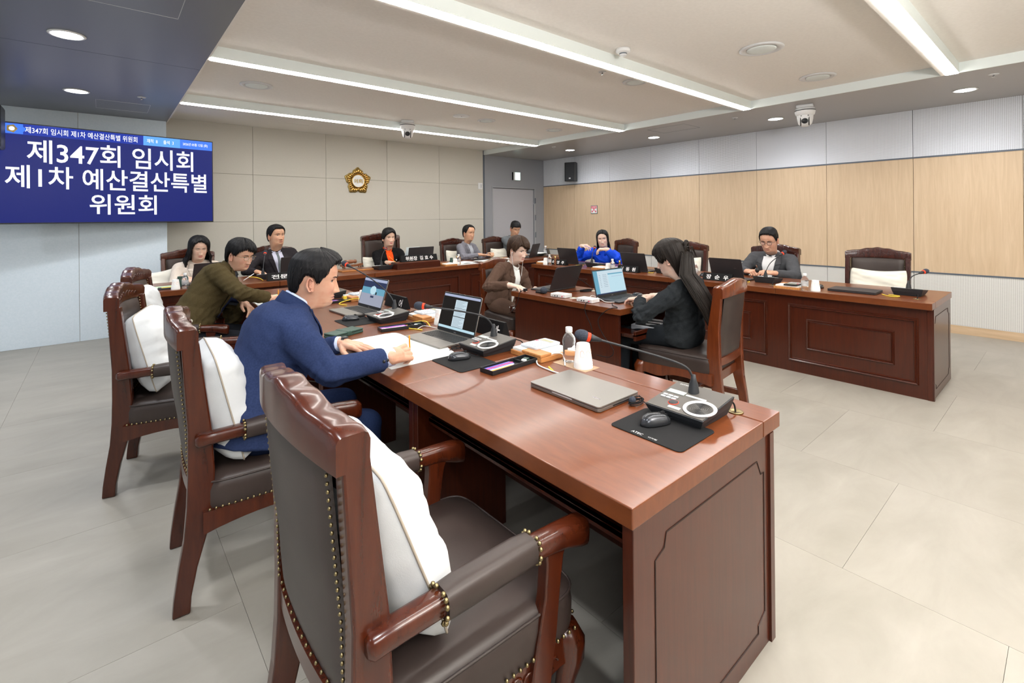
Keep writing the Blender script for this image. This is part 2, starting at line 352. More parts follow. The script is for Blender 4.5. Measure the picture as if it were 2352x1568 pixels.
# downlights
def downlight(x, y, lab):
    t = thing('downlight', lab, 'light', (x, y, ZS), 0, 'round recessed downlights')
    MB().lathe([(.098, 0), (.104, -.004), (.098, -.009), (.084, -.009), (.084, -.002)], 28).build('bezel', 'white', t, True)
    MB().lathe([(.082, -.004), (.082, -.0065)], 28).build('lamp', 'down', t)
    l = bpy.data.lights.new('downlight_beam', 'SPOT'); l.energy = DOWN_W * (1.5 if x < 0 else 1.0); l.spot_size = math.radians(150); l.spot_blend = 1; l.shadow_soft_size = .08; l.color = (.93, .96, 1)
    o = bpy.data.objects.new('downlight_beam', l); o.parent = t; o.location = (0, 0, -.02); C.objects.link(o)
for x, y, lab in [(-.18, 4.53, 'round downlight in the dark ceiling, top left corner'), (-.19, 6.43, 'round downlight in the dark ceiling above the screen'),
    (6.91, .77, 'round downlight in the grey soffit, rightmost one in view'), (6.91, 2.64, 'round downlight just left of the white ceiling camera'),
    (6.91, 4.52, 'round downlight, third from the right along the grey soffit'), (6.91, 6.38, 'round downlight in the grey soffit, nearest the door'),
    (-.19, 2.6, 'round downlight in the dark ceiling left of the viewpoint'), (-.19, .7, 'round downlight in the dark ceiling beside the viewpoint'), (6.91, -1.1, 'round downlight on the right behind the viewpoint'),
    (-2.1, 5.9, 'round fill downlight added far left, beyond the picture edge'), (-2.1, 4.0, 'second round fill downlight added beyond the left picture edge'), (-2.1, 2.0, 'round fill downlight added left of and level with the viewpoint'), (-.19, -1.2, 'round downlight in the dark ceiling behind the viewpoint')]:  # the far-left column is added out of view to brighten the left floor
    downlight(x, y, lab)
# ceiling fittings
def vent(x, y, r, lab):
    t = thing('ceiling_vent', lab, 'vent', (x, y, ZC), 0, 'round ceiling air vents')
    MB().lathe([(r * .72, 0), (r, -.003), (r * 1.0, -.008), (r * .78, -.016), (r * .72, -.004)], 32).build('ring', 'offwhite', t, True)
    MB().lathe([(r * .66, -.004), (r * .66, -.012), (r * .6, -.016), (.01, -.017)], 32).build('disc', 'cove', t, True)
for x, y, r, lab in [(1.22, 5.49, .155, 'round white air vent at the left, above the screen corner'), (4.20, 1.71, .17, 'largest round air vent, near the top right strip light'),
    (5.50, 1.70, .16, 'round air vent by the grey soffit, right of the large vent'), (4.19, 5.48, .13, 'round air vent in the middle of the far ceiling bay'),
    (5.50, 5.42, .13, 'round air vent in the far ceiling bay nearest the door'), (4.20, 2.96, .13, 'round air vent partly hidden by the third strip beam')]: vent(x, y, r, lab)
t = thing('ceiling_speaker', 'flat white disc speaker in the ceiling beside the middle vent', 'speaker', (3.74, 5.45, ZC))
MB().lathe([(.115, 0), (.112, -.006), (.1, -.008), (.01, -.008)], 28).build('grille', 'offwhite', t, True); MB().lathe([(.008, -.008), (.008, -.01)], 8).build('screw', 'trim', t)
t = thing('smoke_detector', 'small white smoke detector on the ceiling', 'detector', (3.31, 2.45, ZC))
MB().lathe([(.06, 0), (.06, -.022), (.05, -.03), (.03, -.034)], 20).build('base', 'white', t, True)
MB().lathe([(.03, -.03), (.03, -.048), (.02, -.058), (.004, -.06)], 16).build('sensor', 'offwhite', t, True)
MB().lathe([(.0315, -.036), (.0315, -.044)], 16).build('vent_slot', 'trim', t)
def sprinkler(x, y, z, lab):
    t = thing('sprinkler', lab, 'sprinkler', (x, y, z))
    MB().lathe([(.038, 0), (.036, -.005), (.012, -.008)], 16).build('escutcheon', 'offwhite', t, True)
    MB().lathe([(.006, -.006), (.006, -.022), (.014, -.024), (.014, -.027)], 10).build('head', 'chrome', t, True)
for a in [(.32, 6.36, ZS, 'ceiling sprinkler in the dark soffit above the screen'), (6.40, 2.95, ZS, 'sprinkler in the grey soffit left of the ceiling camera'),
    (6.35, .51, ZS, 'sprinkler in the grey soffit at the right edge'), (6.36, 6.28, ZS, 'sprinkler in the grey soffit near the door'),
    (3.67, 2.96, ZC, 'small sprinkler in the white ceiling by the third strip'), (2.9, 6.75, ZC, 'small sprinkler left of the far ceiling camera')]: sprinkler(*a)
def ceiling_camera(x, y, z, face, lab):
    t = thing('dome_camera', lab, 'camera', (x, y, z), face); t.scale = (1.4, 1.4, 1.3)
    MB().box(-.09, .065, -.062, .062, -.028, 0).build('mount', 'offwhite', t, bevel=.008)
    MB().lathe([(.072, -.028), (.076, -.05), (.076, -.062), (.07, -.085), (.055, -.1), (.02, -.102)], 24).build('collar', 'white', t, True)
    MB().lathe([(.0768, -.046), (.0768, -.053)], 24).build('slot', 'black', t)
    MB().tube([(0, 0, -.08), (0, 0, -.13), (.0, 0, -.17), (.0, 0, -.192)], [.062, .058, .05, .024], 20).build('head', 'white', t, True)
    MB().tube([(.045, -.03, -.1), (.05, -.03, -.15), (.036, -.03, -.19)], .004, 5).tube([(.045, .03, -.1), (.05, .03, -.15), (.036, .03, -.19)], .004, 5).tube([(.052, -.03, -.102), (.056, 0, -.1), (.052, .03, -.102)], .004, 5).build('yoke_gap', 'black', t, True)
    MB().lathe([(.024, 0), (.024, .012), (.019, .016), (.015, .012), (.003, .012)], 20, mtx=T(.048, 0, -.15, 0, 0, PI / 2)).build('lens', 'black', t, True)
ceiling_camera(3.33, 6.21, ZC, math.radians(-118), 'white dome camera hanging under the far strip light')
ceiling_camera(6.36, 2.10, ZS, math.radians(-165), 'white dome camera hanging from the grey soffit at right')
# wall fittings
def emblem():
    t = thing('emblem', 'round gold five-petal council emblem with white centre on the back wall', 'emblem', (3.325, YF - .001, 2.072))
    N = 160
    def rr(a, k): return k * (1 + .13 * math.cos(5 * (a - PI / 2)) + .035 * math.cos(15 * (a - PI / 2)))
    mt = T(0, 0, 0, 0, PI / 2)
    MB().loft([[(rr(2 * PI * i / N, .205) * math.cos(2 * PI * i / N) * q, rr(2 * PI * i / N, .205) * math.sin(2 * PI * i / N) * q, z) for i in range(N)] for q, z in ((1, 0), (1, .012), (.95, .018))], mtx=mt).build('backing', 'goldrim', t, True, auto=40)
    mb = MB(); n = 30
    for i in range(n):
        a = PI / 2 + 2 * PI * i / n; ro = rr(a, .185); ri = .112; w_ = .5 * 2 * PI / n * 1.15
        pts = [(ri, .016), (ri + (ro - ri) * .4, .03), (ri + (ro - ri) * .85, .034), (ro, .016)]
        ps = [(math.cos(a) * r, math.sin(a) * r, z) for r, z in pts]
        mb.tube(ps, [ri * w_ * .7, .5 * (ri + ro) * w_ * .8, ro * w_ * 1.0, ro * w_ * .35], 8, mtx=mt)
    mb.build('petal_relief', 'gold', t, True)
    MB().tube([(.108 * math.cos(2 * PI * i / 40), .108 * math.sin(2 * PI * i / 40), .03) for i in range(40)], .007, 8, closed=True, mtx=mt).build('ring', 'gold', t, True)
    MB().lathe([(.104, .018), (.104, .027)], 40, mtx=mt).build('centre_disc', 'white', t)
    text('의회', frame_m((0, -.030, 0), (1, 0, 0), (0, 0, 1)), .15, .072, 'goldrim', t, .03)
emblem()
t = thing('control_plate', 'small white wall control plate beside the grey corner', 'switch', (5.925, YF, 2.08))
MB().box(-.055, .055, -.012, 0, -.065, .065).build('plate', 'white', t, bevel=.004); MB().box(-.005, .035, -.02, -.012, -.045, .045).build('display', 'offwhite', t, bevel=.003); MB().box(.003, .028, -.022, -.02, -.03, .03).build('keypad', 'silver', t)
t = thing('exit_sign', 'square lit green-white emergency exit sign above the door', 'sign', (6.9, YF, 2.325))
MB().box(-.1, .09, -.05, 0, -.09, .09).build('housing', 'offwhite', t, bevel=.006); MB().box(-.06, .08, -.054, -.05, -.08, .08).build('lit_face', 'exit', t)
MB().box(-.112, -.1, -.04, 0, -.085, .085).build('side_box', 'black', t, bevel=.003)
t = thing('wall_speaker', 'black wall loudspeaker high on the right wall near the door', 'speaker', (XR, 7.05, 2.385), math.radians(200))
MB().prism([(.03, -.10), (.03, .10), (.19, .13), (.21, .10), (.21, -.10), (.19, -.13)], -.2, .2).build('cabinet', 'black', t, bevel=.006)
MB().box(.212, .216, -.095, .095, -.18, .18).build('grille', 'satin', t, bevel=.004); MB().box(0, .04, -.03, .03, -.06, .06).build('bracket', 'black', t); MB().box(.216, .219, -.02, .02, -.155, -.125).build('badge', 'silver', t)
t = thing('extinguisher_sign', 'small red and white fire extinguisher sign on the oak wall', 'sign', (XR, 6.487, 1.575))
MB().box(-.008, 0, -.085, .085, -.085, .085).build('frame', 'trim', t); MB().box(-.010, -.008, -.075, .075, -.075, .075).build('face', 'paper', t)
MB().box(-.011, -.010, -.07, .07, .02, .07).build('red_band', 'pink', t); MB().box(-.011, -.010, -.012, .012, -.03, .02).box(-.011, -.01, .03, .06, -.055, -.02).box(-.011, -.01, -.06, -.03, -.055, -.02).build('pictogram', 'pink', t)
text('소화기', frame_m((-.0115, 0, .045), (0, -1, 0), (0, 0, 1)), .12, .035, 'paper', t)
t = thing('wall_outlet', 'white double power outlet low on the pale left wall', 'outlet', (.235, YL, .53))
MB().box(-.035, .035, -.01, 0, -.06, .06).build('plate', 'white', t, bevel=.003)
for z in (-.03, .03): MB().lathe([(.02, 0), (.02, .003), (.017, .003), (.016, .001)], 16, mtx=T(0, -.01, z, 0, PI / 2)).build('socket', 'offwhite', t)
t = thing('side_speaker', 'black loudspeaker edge cut off at the far left beside the screen', 'speaker', (-.90, 6.85, 2.36))
MB().box(-.16, .16, -.15, .15, -.21, .21).build('cabinet', 'black', t, bevel=.02); MB().box(-.14, .14, -.155, -.15, -.19, .19).build('grille', 'satin', t); MB().box(-.03, .03, -.03, .03, .2, .365).build('bracket', 'black', t)
for z in (.565, 1.0):
    pass
# big screen
def tv():
    L = Vector((-.842, 7.30, 0)); R_ = Vector((1.145, 7.60, 0)); ang = math.atan2(R_.y - L.y, R_.x - L.x); W = (R_ - L).length; H = 1.085
    t = thing('wall_screen', 'large wall-mounted display with white Korean lettering on navy', 'screen', (L.x, L.y, 1.406), ang)
    MB().box(0, W, .0, .05, 0, H).build('housing', 'black', t, bevel=.004)
    MB().box(.5, 1.4, .05, .3, .3, .8).build('wall_mount', 'black', t)
    MB().box(.012, W - .012, -.003, 0, .014, H - .012).build('display', 'tv_navy', t)
    hz0, hz1 = H - .012 - .115, H - .012
    MB().box(.012, W - .012, -.004, -.003, hz0, hz1).build('header_band', 'tv_head', t)
    MB().box(.012, .20, -.005, -.004, hz0 + .005, hz1 - .005).add([(.20, -.0045, hz0 + .03), (.235, -.0045, (hz0 + hz1) / 2), (.20, -.0045, hz1 - .03)], [(0, 1, 2)]).build('header_tab', 'tv_blue', t)
    MB().box(1.245, 1.63, -.005, -.004, hz0, hz1).build('count_band', 'tv_light', t)
    MB().box(1.63, W - .012, -.005, -.004, hz0, hz1).build('date_band', 'tv_blue', t)
    MB().lathe([(.045, 0), (.045, .001)], 5, mtx=T(.115, -.0055, (hz0 + hz1) / 2, 0, PI / 2, 0)).build('badge', 'goldrim', t)
    MB().lathe([(.022, 0), (.022, .001)], 16, mtx=T(.115, -.0068, (hz0 + hz1) / 2, 0, PI / 2, 0)).build('badge_centre', 'tv_text', t)
    zc = (hz0 + hz1) / 2
    def tx(s, x0, x1, z0, z1, b=.008, m='tv_text'):
        text(s, frame_m(((x0 + x1) / 2, -.0075, (z0 + z1) / 2), (1, 0, 0), (0, 0, 1)), x1 - x0, z1 - z0, m, t, b)
    tx('제347회 임시회 제1차 예산결산특별 위원회', .215, 1.185, zc - .036, zc + .034)
    tx('재적  8', 1.28, 1.39, zc - .024, zc + .026); tx('출석  3', 1.45, 1.56, zc - .024, zc + .026)
    tx('2026년 05월 12일 (화)', 1.66, 1.945, zc - .022, zc + .022)
    tx('제347회 임시회', .225, 1.775, H - .425, H - .165, .012)
    tx('제1차 예산결산특별', .06, 1.93, H - .70, H - .45, .012)
    tx('위원회', .735, 1.375, H - .985, H - .745, .012)
tv()
# ================================================================ DESKS
HT = 0.75
def frame_mold(mb, x, y0, y1, z0, z1, w, d, sgn=1):
    # picture-frame moulding on the plane x, facing +x*sgn
    P = [(0, 0), (d, w * .25), (d * .55, w * .6), (d * .9, w * .8), (0, w)]
    rings = []
    for cy, cz, sy, sz in ((y0, z0, 1, 1), (y1, z0, -1, 1), (y1, z1, -1, -1), (y0, z1, 1, -1)):
        rings.append([(x + sgn * a, cy + sy * b, cz + sz * b) for a, b in P])
    mb.loft(rings, closed=True)
def desk_unit(L, end0=False, end1=False, panels=None, D=0.85, seams=True):
    """local: y along the row 0..L, public face at +x (D/2), user's side at -x"""
    t = thing('conference_desk', 'desk', 'desk'); h = D / 2
    MB().box(-h, h - .135, .001, L - .001, HT - .052, HT).build('desktop', 'top', t, bevel=.003)
    MB().box(h - .131, h, .001, L - .001, HT - .052, HT).build('desktop_ledge', 'top', t, bevel=.003)
    MB().box(-h + .05, h - .05, .03, L - .03, HT - .074, HT - .053).build('apron', 'wood', t)
    MB().box(h - .085, h - .055, .0, L, .0, HT - .053).build('front_panel', 'wood', t)
    for y0, y1 in panels or [(.09, L - .09)]:
        a = MB(); frame_mold(a, h - .0552, y0, y1, .10, HT - .13, .03, .018); a.build('outer_moulding', 'woodx', t, True, auto=40)
        iy, iz = .15 if y1 - y0 > .5 else (y1 - y0) * .27, .125
        b = MB(); frame_mold(b, h - .0552, y0 + iy, y1 - iy, .10 + iz, HT - .13 - iz, .022, .014); b.build('inner_moulding', 'woodx', t, True, auto=40)
        MB().box(h - .0555, h - .051, y0 + iy + .022, y1 - iy - .022, .10 + iz + .022, HT - .13 - iz - .022).build('raised_field', 'wood', t, bevel=.003)
    MB().box(-h + .09, h - .09, .04, L - .04, HT - .16, HT - .142).build('shelf', 'woodx', t, bevel=.002)
    MB().box(-h + .09, -h + .108, .04, L - .04, HT - .17, HT - .142).build('shelf_lip', 'woodx', t, bevel=.002)
    for e, y0 in ((end0, .0), (end1, L - .04)):
        if e:
            MB().box(-h + .012, h - .05, y0 + (.008 if y0 == 0 else 0), y0 + .04 - (.008 if y0 else 0), 0, HT - .053).build('end_panel', 'wood', t, bevel=.002)
            s = -1 if y0 == 0 else 1; yy = y0 + .008 if y0 == 0 else y0 + .032
            x0, x1, z0, z1, c = -h + .10, h - .12, .07, HT - .12, .05
            pts = [(x0 + c, z0), (x1 - c, z0), (x1 - c, z0 + c * .55), (x1, z0 + c), (x1, z1 - c), (x1 - c * .45, z1 - c), (x1 - c, z1), (x0 + c, z1), (x0 + c * .8, z1 - c * .7), (x0, z1 - c), (x0, z0 + c), (x0 + c * .6, z0 + c * .8)]
            MB().tube([(a, yy + s * .0004, b) for a, b in pts], .0022, 5, closed=True).build('inlay_groove', 'groove', t)
        else:
            MB().box(-h + .04, -h + .50, y0 + .002, y0 + .038, 0, HT - .053).build('partition', 'wood', t, bevel=.002)
    return t
U = 1.1125
mid = desk_unit(U); endA = desk_unit(U, end0=True); endB = desk_unit(U, end1=True)
XLc, XRc = 1.3575, 5.175
endA.location = (XLc, .675, 0); endA['label'] = 'mahogany desk at the near end of the left row, with closed laptop'
endA['group'] = 'left row of desks'
mid.location = (XLc, .675 + U, 0); mid['label'] = 'mahogany desk in front of the man in the navy suit'; mid['group'] = 'left row of desks'
dup(mid, (XLc, .675 + 2 * U, 0), 0, 'mahogany desk in the left row holding the laptop with the blue web page')
endB.location = (XLc, .675 + 3 * U, 0); endB['label'] = 'mahogany desk at the far end of the left row, under the man in olive'; endB['group'] = 'left row of desks'
g = 'right row of desks'
# rotated by 180 degrees: local y runs towards -Y, public face looks to -X
dup(endB, (XRc, .72 + U, 0), PI, 'mahogany desk at the near end of the right row, with panelled front and closed laptop', g)
dup(mid, (XRc, .72 + 2 * U, 0), PI, 'mahogany desk in front of the man in grey with glasses', g)
dup(mid, (XRc, .72 + 3 * U, 0), PI, 'mahogany desk in the right row behind the woman in black', g)
dup(endA, (XRc, .72 + 4 * U, 0), PI, 'mahogany desk in front of the woman in the blue jacket', g)
# front row: public face looks to -Y, local y runs to +X after -90 degrees
g = 'front row of desks'
YFc = 6.10
f1 = desk_unit(1.11, end0=True, D=.79); f1.rotation_euler.z = -PI / 2
def front(t, x, lab): t.location = (x, YFc, 0); t.rotation_euler.z = PI / 2; t['label'] = lab; t['group'] = g
# rotation +90: local +x -> +Y ; we want the public side (+x) to face -Y, so rotate -90 and start from the right end
f1.rotation_euler.z = -PI / 2
def frontdesk(x0, x1, e0, e1, lab, panels=None):
    t = desk_unit(x1 - x0, end0=e1, end1=e0, D=.79, panels=panels); t.rotation_euler.z = -PI / 2; t.location = (x0, YFc, 0)
    t['label'] = lab; t['group'] = g; return t
for o in [f1] + list(f1.children): bpy.data.objects.remove(o)
frontdesk(.375, 1.482, True, False, 'mahogany desk at the left end of the front row, before the woman in cream')
frontdesk(1.484, 2.588, False, False, 'mahogany desk before the man in the dark suit and grey tie')
frontdesk(2.59, 3.99, False, False, 'wide mahogany chairing desk with raised riser at the centre of the front row', panels=[(.10, 1.30)])
frontdesk(3.992, 5.12, False, False, 'mahogany desk before the man in the light grey jacket')
frontdesk(5.122, 6.25, False, True, 'mahogany desk at the right end of the front row, by the door')
t = thing('desk_riser', 'low mahogany riser box carrying the black nameplate on the chairing desk', 'riser', (3.29, 5.92, HT))
MB().box(-.33, .33, -.09, .10, 0, .085).build('riser_box', 'woodx', t, bevel=.004); MB().box(-.32, .32, -.08, .09, .085, .09).build('riser_top', 'topx', t)
# clerks' table in the middle
t = thing('clerk_table', 'mahogany table in the middle of the room with two open laptops', 'table', (0, 0, 0))
X0, X1, Y0, Y1 = 2.868, 3.545, 2.17, 3.40
MB().box(X0, X1, Y0, Y1, HT - .045, HT).build('tabletop', 'top', t, bevel=.003)
MB().box(X0 + .022, X0 + .045, Y0 + .03, Y1 - .03, 0, HT - .045).build('front_panel', 'wood', t, bevel=.002)
MB().box(X1 - .06, X1 - .035, Y0 + .3, Y1 - .3, 0, HT - .045).build('rear_panel', 'wood', t)
MB().box(X0 + .045, X1 - .06, (Y0 + Y1) / 2 - .012, (Y0 + Y1) / 2 + .012, 0, HT - .045).build('divider', 'wood', t)
for s, ya, yb in ((0, Y0, Y0 + .36), (1, Y1 - .36, Y1)):
    MB().box(X1 - .06, X1 - .03, ya + .02, yb - .02, 0, HT - .045).build('side_panel', 'wood', t, bevel=.002)
    d = -.12 if s == 0 else .12
    y0, y1 = ya + .03 + d, yb - .03 + d
    dr_ = MB().box(X0 + .06, X1 - .07, y0, y1, HT - .195, HT - .18).box(X0 + .06, X1 - .07, (y0 if s == 0 else y1 - .02), (y0 + .02 if s == 0 else y1), HT - .225, HT - .155).build('pull_out_tray', 'woodx', t, bevel=.002)
    for xx in (X0 + .052, X1 - .066):
        MB().box(xx, xx + .006, y0 + .02, y1 - .01, HT - .205, HT - .185).build('drawer_runner', 'chrome', dr_)

# ================================================================ CHAIRS
def arr(*a): return [Vector(p) for p in a]
def post_profile(tall=0.0):
    return [(0.0, -.312, .056), (.06, -.308, .055), (.16, -.292, .060), (.27, -.268, .072), (.38, -.252, .086), (.50, -.248, .086), (.66, -.252, .076), (.82 + tall * .5, -.266, .066), (.985 + tall, -.280, .056)]
def chair(wm='chairwood', arms=True, tall=0.0, nails=True, simple=False, wid=1.0):
    t = thing('armchair' if arms else 'side_chair', 'chair', 'chair')
    W = .262 * wid
    # rear posts, one swept piece from the floor to the crest
    for s in (-1, 1):
        rings = []
        for z, x, w_ in post_profile(tall):
            y = s * (W - .033 + .022 * min(1, z / .7)); hw, ht = w_ / 2, .021
            rings.append([(x - hw, y - ht, z), (x + hw, y - ht, z), (x + hw, y + ht, z), (x - hw, y + ht, z)])
        MB().loft(rings).build('rear_post', wm, t, bevel=.006)
    bow = lambda y: -.035 * (1 - (y / (W + .01)) ** 2)
    def crest(y):
        u = abs(y) / (W + .012)
        return 1.046 + tall + .036 * (0.5 + .5 * math.cos(PI * min(1, u * 1.05))) + (.0035 if arms else 0) * math.cos(u * 17) * (1 - u * .6)
    rings = []
    n = 33
    for i in range(n):
        y = -(W + .012) + 2 * (W + .012) * i / (n - 1)
        u = abs(y) / (W + .012); zt = crest(y) - (.012 if i in (0, n - 1) else 0); zb = .965 + tall + .016 * (1 - u * u); x = -.284 + bow(y) - .008
        rings.append([(x - .028, y, zb), (x + .036, y, zb), (x + .038, y, zt - .016), (x + .034, y, zt - .005), (x + .026, y, zt), (x - .016, y, zt), (x - .024, y, zt - .004), (x - .028, y, zt - .012)])
    MB().loft(rings).build('crest_rail', wm, t, True, auto=38)
    if not simple and arms:
        mb = MB()
        for s in (-1, 1):
            for k in range(4):
                cx = .035 + .042 * k; r = .022 - .003 * k; zz = 1.015 + tall - .004 * k
                mb.tube([(-.284 + bow(s * (cx + r * 1.3 * math.cos(a))) + .029, s * (cx + r * 1.3 * math.cos(a)), zz + r * math.sin(a) * (1 - .1 * a)) for a in [j * .55 for j in range(8)]], [.0012, .0024, .003, .003, .003, .0026, .002, .001], 5)
        mb.build('carving', wm, t, True)
    zb = .52
    # leather back, front cushion and rear cover
    def back(xoff, puff, name, y_in, z0, z1):
        P = []
        for i in range(15):
            v = i / 14; z = z0 + (z1 - z0) * v; row = []
            for j in range(17):
                u = j / 16 * 2 - 1; y = u * y_in
                x = np.interp(z, [.38, .5, .66, .82 + tall * .5, .985 + tall], [-.252, -.248, -.252, -.266, -.280]) + bow(y) * min(1, .45 + v)
                e = max(0, 1 - abs(u) ** 6) * max(0, 1 - abs(2 * v - 1) ** 6)
                row.append((x + xoff + puff * e ** .5, y, z))
            P.append(row)
        return MB().grid(P).build(name, 'leather', t, True)
    back(.004, .034, 'back_cushion', W - .036, zb, .99 + tall)
    back(-.022, -.012, 'back_cover', W - .036, zb - .05, .99 + tall)
    rings = []
    for i in range(15):
        y = -(W - .01) + 2 * (W - .01) * i / 14; x = -.258 + bow(y) * .6; z0, z1 = .425 + .0 * y, .475
        rings.append([(x - .022, y, z0), (x + .018, y, z0), (x + .018, y, z1), (x - .022, y, z1)])
    MB().loft(rings).build('lower_rail', wm, t, True, auto=50)
    if nails:
        mb = MB()
        def nail(p, r=.0042): mb.ell(p, (r, r, r), 6, 4)
        for s, xo in ((1, .020), (-1, -.030)):
            for i in range(30):
                z = zb - .02 + (.465 + tall) * i / 29
                for q in (-1, 1):
                    y = q * (W - .040); x = np.interp(z, [.5, .66, .82 + tall * .5, .985 + tall], [-.248, -.252, -.266, -.280]) + bow(y)
                    nail((x + xo, y, z))
            for i in range(17):
                y = -(W - .03) + 2 * (W - .03) * i / 16
                nail((-.280 + bow(y) + xo, y, .985 + tall)); nail((-.248 + bow(y) * .6 + xo, y, zb - .03))
        stuff(mb.build('back_nail_trim', 'brass', t, True))
    # seat
    mb = MB(); sx0, sx1 = -.245, .315
    prof = [(.362, 1.0, 0), (.38, 1.012, 0), (.43, 1.015, 0), (.462, 1.0, 0), (.478, .93, 0), (.488, .6, 0), (.491, .15, 0)]
    def outline(k):
        pts = []; n_ = 40
        for i in range(n_):
            a = 2 * PI * i / n_; c, s = math.cos(a), math.sin(a); ex = .22
            u = math.copysign(abs(c) ** ex, c); v = math.copysign(abs(s) ** ex, s)
            hw = (W + .012) + .012 * (u + 1) / 2
            pts.append(((sx0 + sx1) / 2 + u * (sx1 - sx0) / 2 * k, v * hw * k))
        return pts
    mb.loft([[(x, y, z) for x, y in outline(k)] for z, k, _ in prof]).build('seat_cushion', 'leather', t, True, auto=45)
    MB().tube([(x, y, .463) for x, y in outline(1.006)], .0035, 5, closed=True).build('seat_welt', 'leather', t, True)
    # seat rails
    for s in (-1, 1):
        rings = []
        for i in range(13):
            x = sx0 + (sx1 - .03 - sx0) * i / 12; u = i / 12; zz = .285 + .03 * math.sin(PI * u) ** .8 - .03 * math.exp(-((u - .72) / .16) ** 2); y = s * (W + .004)
            rings.append([(x, y - .014, zz), (x, y + .014, zz), (x, y + .014, .365), (x, y - .014, .365)])
        MB().loft(rings).build('seat_rail', wm, t, True, auto=45)
    rings = []
    for i in range(21):
        y = -(W - .01) + 2 * (W - .01) * i / 20; u = abs(2 * i / 20 - 1); zz = .300 - .035 * math.cos(u * 2.6 * PI / 2) * (1 - u * .6); x = sx1 - .012
        rings.append([(x - .014, y, zz), (x + .012, y, zz), (x + .012, y, .365), (x - .014, y, .365)])
    MB().loft(rings).build('front_rail', wm, t, True, auto=45)
    MB().box(sx0 - .012, sx0 + .012, -W + .02, W - .02, .30, .365).build('back_rail', wm, t, bevel=.003)
    if nails:
        mb = MB()
        for i in range(26):
            x = sx0 + .02 + (sx1 - sx0 - .05) * i / 25
            for s in (-1, 1): mb.ell((x, s * (W + .02 + .01 * i / 25), .372), (.0052, .0052, .0052), 6, 4)
        for i in range(22):
            y = -(W - .01) + 2 * (W - .01) * i / 21; mb.ell((sx1 + .003, y, .372), (.005, .005, .005), 6, 4); mb.ell((sx0 - .006, y, .372), (.005, .005, .005), 6, 4)
        stuff(mb.build('seat_nail_trim', 'brass', t, True))
        mb = MB()
        for s in (-1, 1):
            for k in range(5):
                cx = sx0 + .30 + .04 * k; r = .017
                mb.tube([(cx + r * math.cos(a), s * (W + .0195), .322 + .012 * math.sin(k * 1.4) + r * .8 * math.sin(a)) for a in [j * .6 for j in range(9)]], .0035, 5)
        mb.build('rail_carving', wm, t, True)
    # cabriole front legs
    for s in (-1, 1):
        yy = s * (W - .005); xx = sx1 - .035
        cz = [(0, .018, .0, .034), (.02, .0, .0, .030), (.10, -.012, -.3, .020), (.20, -.004, 0, .025), (.28, .016, .6, .036), (.325, .014, .6, .040), (.365, 0, 0, .036)]
        rings = []
        for z, dx, dy, r in cz:
            rings.append([(xx + dx + r * math.cos(a) * 1.0, yy + s * (dy * .02) + r * math.sin(a) * .9, z) for a in [2 * PI * j / 12 for j in range(12)]])
        MB().loft(rings).build('front_leg', wm, t, True)
    if not arms:
        MB().box(-.27, .26, -.012 - W + .02, .012 - W + .02, .12, .16).box(-.27, .26, -.012 + W - .02, .012 + W - .02, .12, .16).box(-.02, .004, -W + .02, W - .02, .125, .155).build('stretcher', wm, t, bevel=.003)
    if arms:
        za = .655
        def sec(x, y, z, w_, h_, n_=14):
            r = []
            for j in range(n_):
                a = 2 * PI * j / n_; c, s = math.cos(a), math.sin(a)
                r.append((x, y + math.copysign(abs(c) ** .55, c) * w_ / 2, z + math.copysign(abs(s) ** .75, s) * h_ / 2))
            return r
        for s in (-1, 1):
            y = s * (W + .012)
            ks = [(-.268, 0, .034, .030, 0), (-.258, 0, .050, .046, 0), (-.20, .0, .050, .046, .002), (-.10, .004, .052, .046, .006), (.14, .008, .054, .048, .004), (.24, .010, .058, .056, -.004), (.295, .010, .062, .072, -.016), (.322, .008, .060, .074, -.022), (.332, .008, .045, .055, -.022)]
            MB().loft([sec(x, y + s * dy, za - .025 + dz, w_, h_) for x, dy, w_, h_, dz in ks]).build('arm', wm, t, True)
            for q in (-.4, .0, .4):
                pass
            MB().loft([sec(x, y + s * .006, za - .020 + dz, w_, h_, 18) for x, w_, h_, dz in ((-.108, .050, .046, 0), (-.106, .064, .062, 0), (-.06, .068, .066, .002), (.10, .068, .066, .002), (.142, .064, .062, 0), (.144, .05, .046, 0))]).build('arm_pad', 'leather', t, True, auto=60)
            if nails:
                mb = MB()
                for x in (-.112, .148):
                    for j in range(13):
                        a = 2 * PI * j / 13; mb.ell((x, y + s * .006 + math.copysign(abs(math.cos(a)) ** .6, math.cos(a)) * .033, za - .020 + math.copysign(abs(math.sin(a)) ** .75, math.sin(a)) * .031), (.0058, .0058, .0058), 7, 4)
                stuff(mb.build('arm_nail_trim', 'brass', t, True))
            rings = []
            for z, x, w_ in ((.285, .165, .062), (.33, .17, .068), (.40, .185, .066), (.50, .205, .052), (.58, .215, .058), (.62, .222, .08), (.635, .225, .10)):
                yy = y + s * .004; rings.append([(x - w_ / 2, yy - .017, z), (x + w_ / 2, yy - .017, z), (x + w_ / 2, yy + .017, z), (x - w_ / 2, yy + .017, z)])
            MB().loft(rings).build('arm_support', wm, t, True, auto=50, bevel=.004)
    return t
c0 = chair(); c0.location = (.635, 1.14, 0); c0['label'] = 'empty carved leather armchair nearest the viewer, with white cushion'
c0['group'] = 'armchairs of the left row'; gl = 'armchairs of the left row'
cB = dup(c0, (.535, 2.33, 0), math.radians(-4), 'carved leather armchair the man in the navy suit sits on')
cC = dup(c0, (.375, 3.42, 0), math.radians(-14), 'empty carved leather armchair against the pale wall, third along the left row')
cD = dup(c0, (.47, 4.50, 0), math.radians(-15), 'carved leather armchair behind the man in the olive jacket')
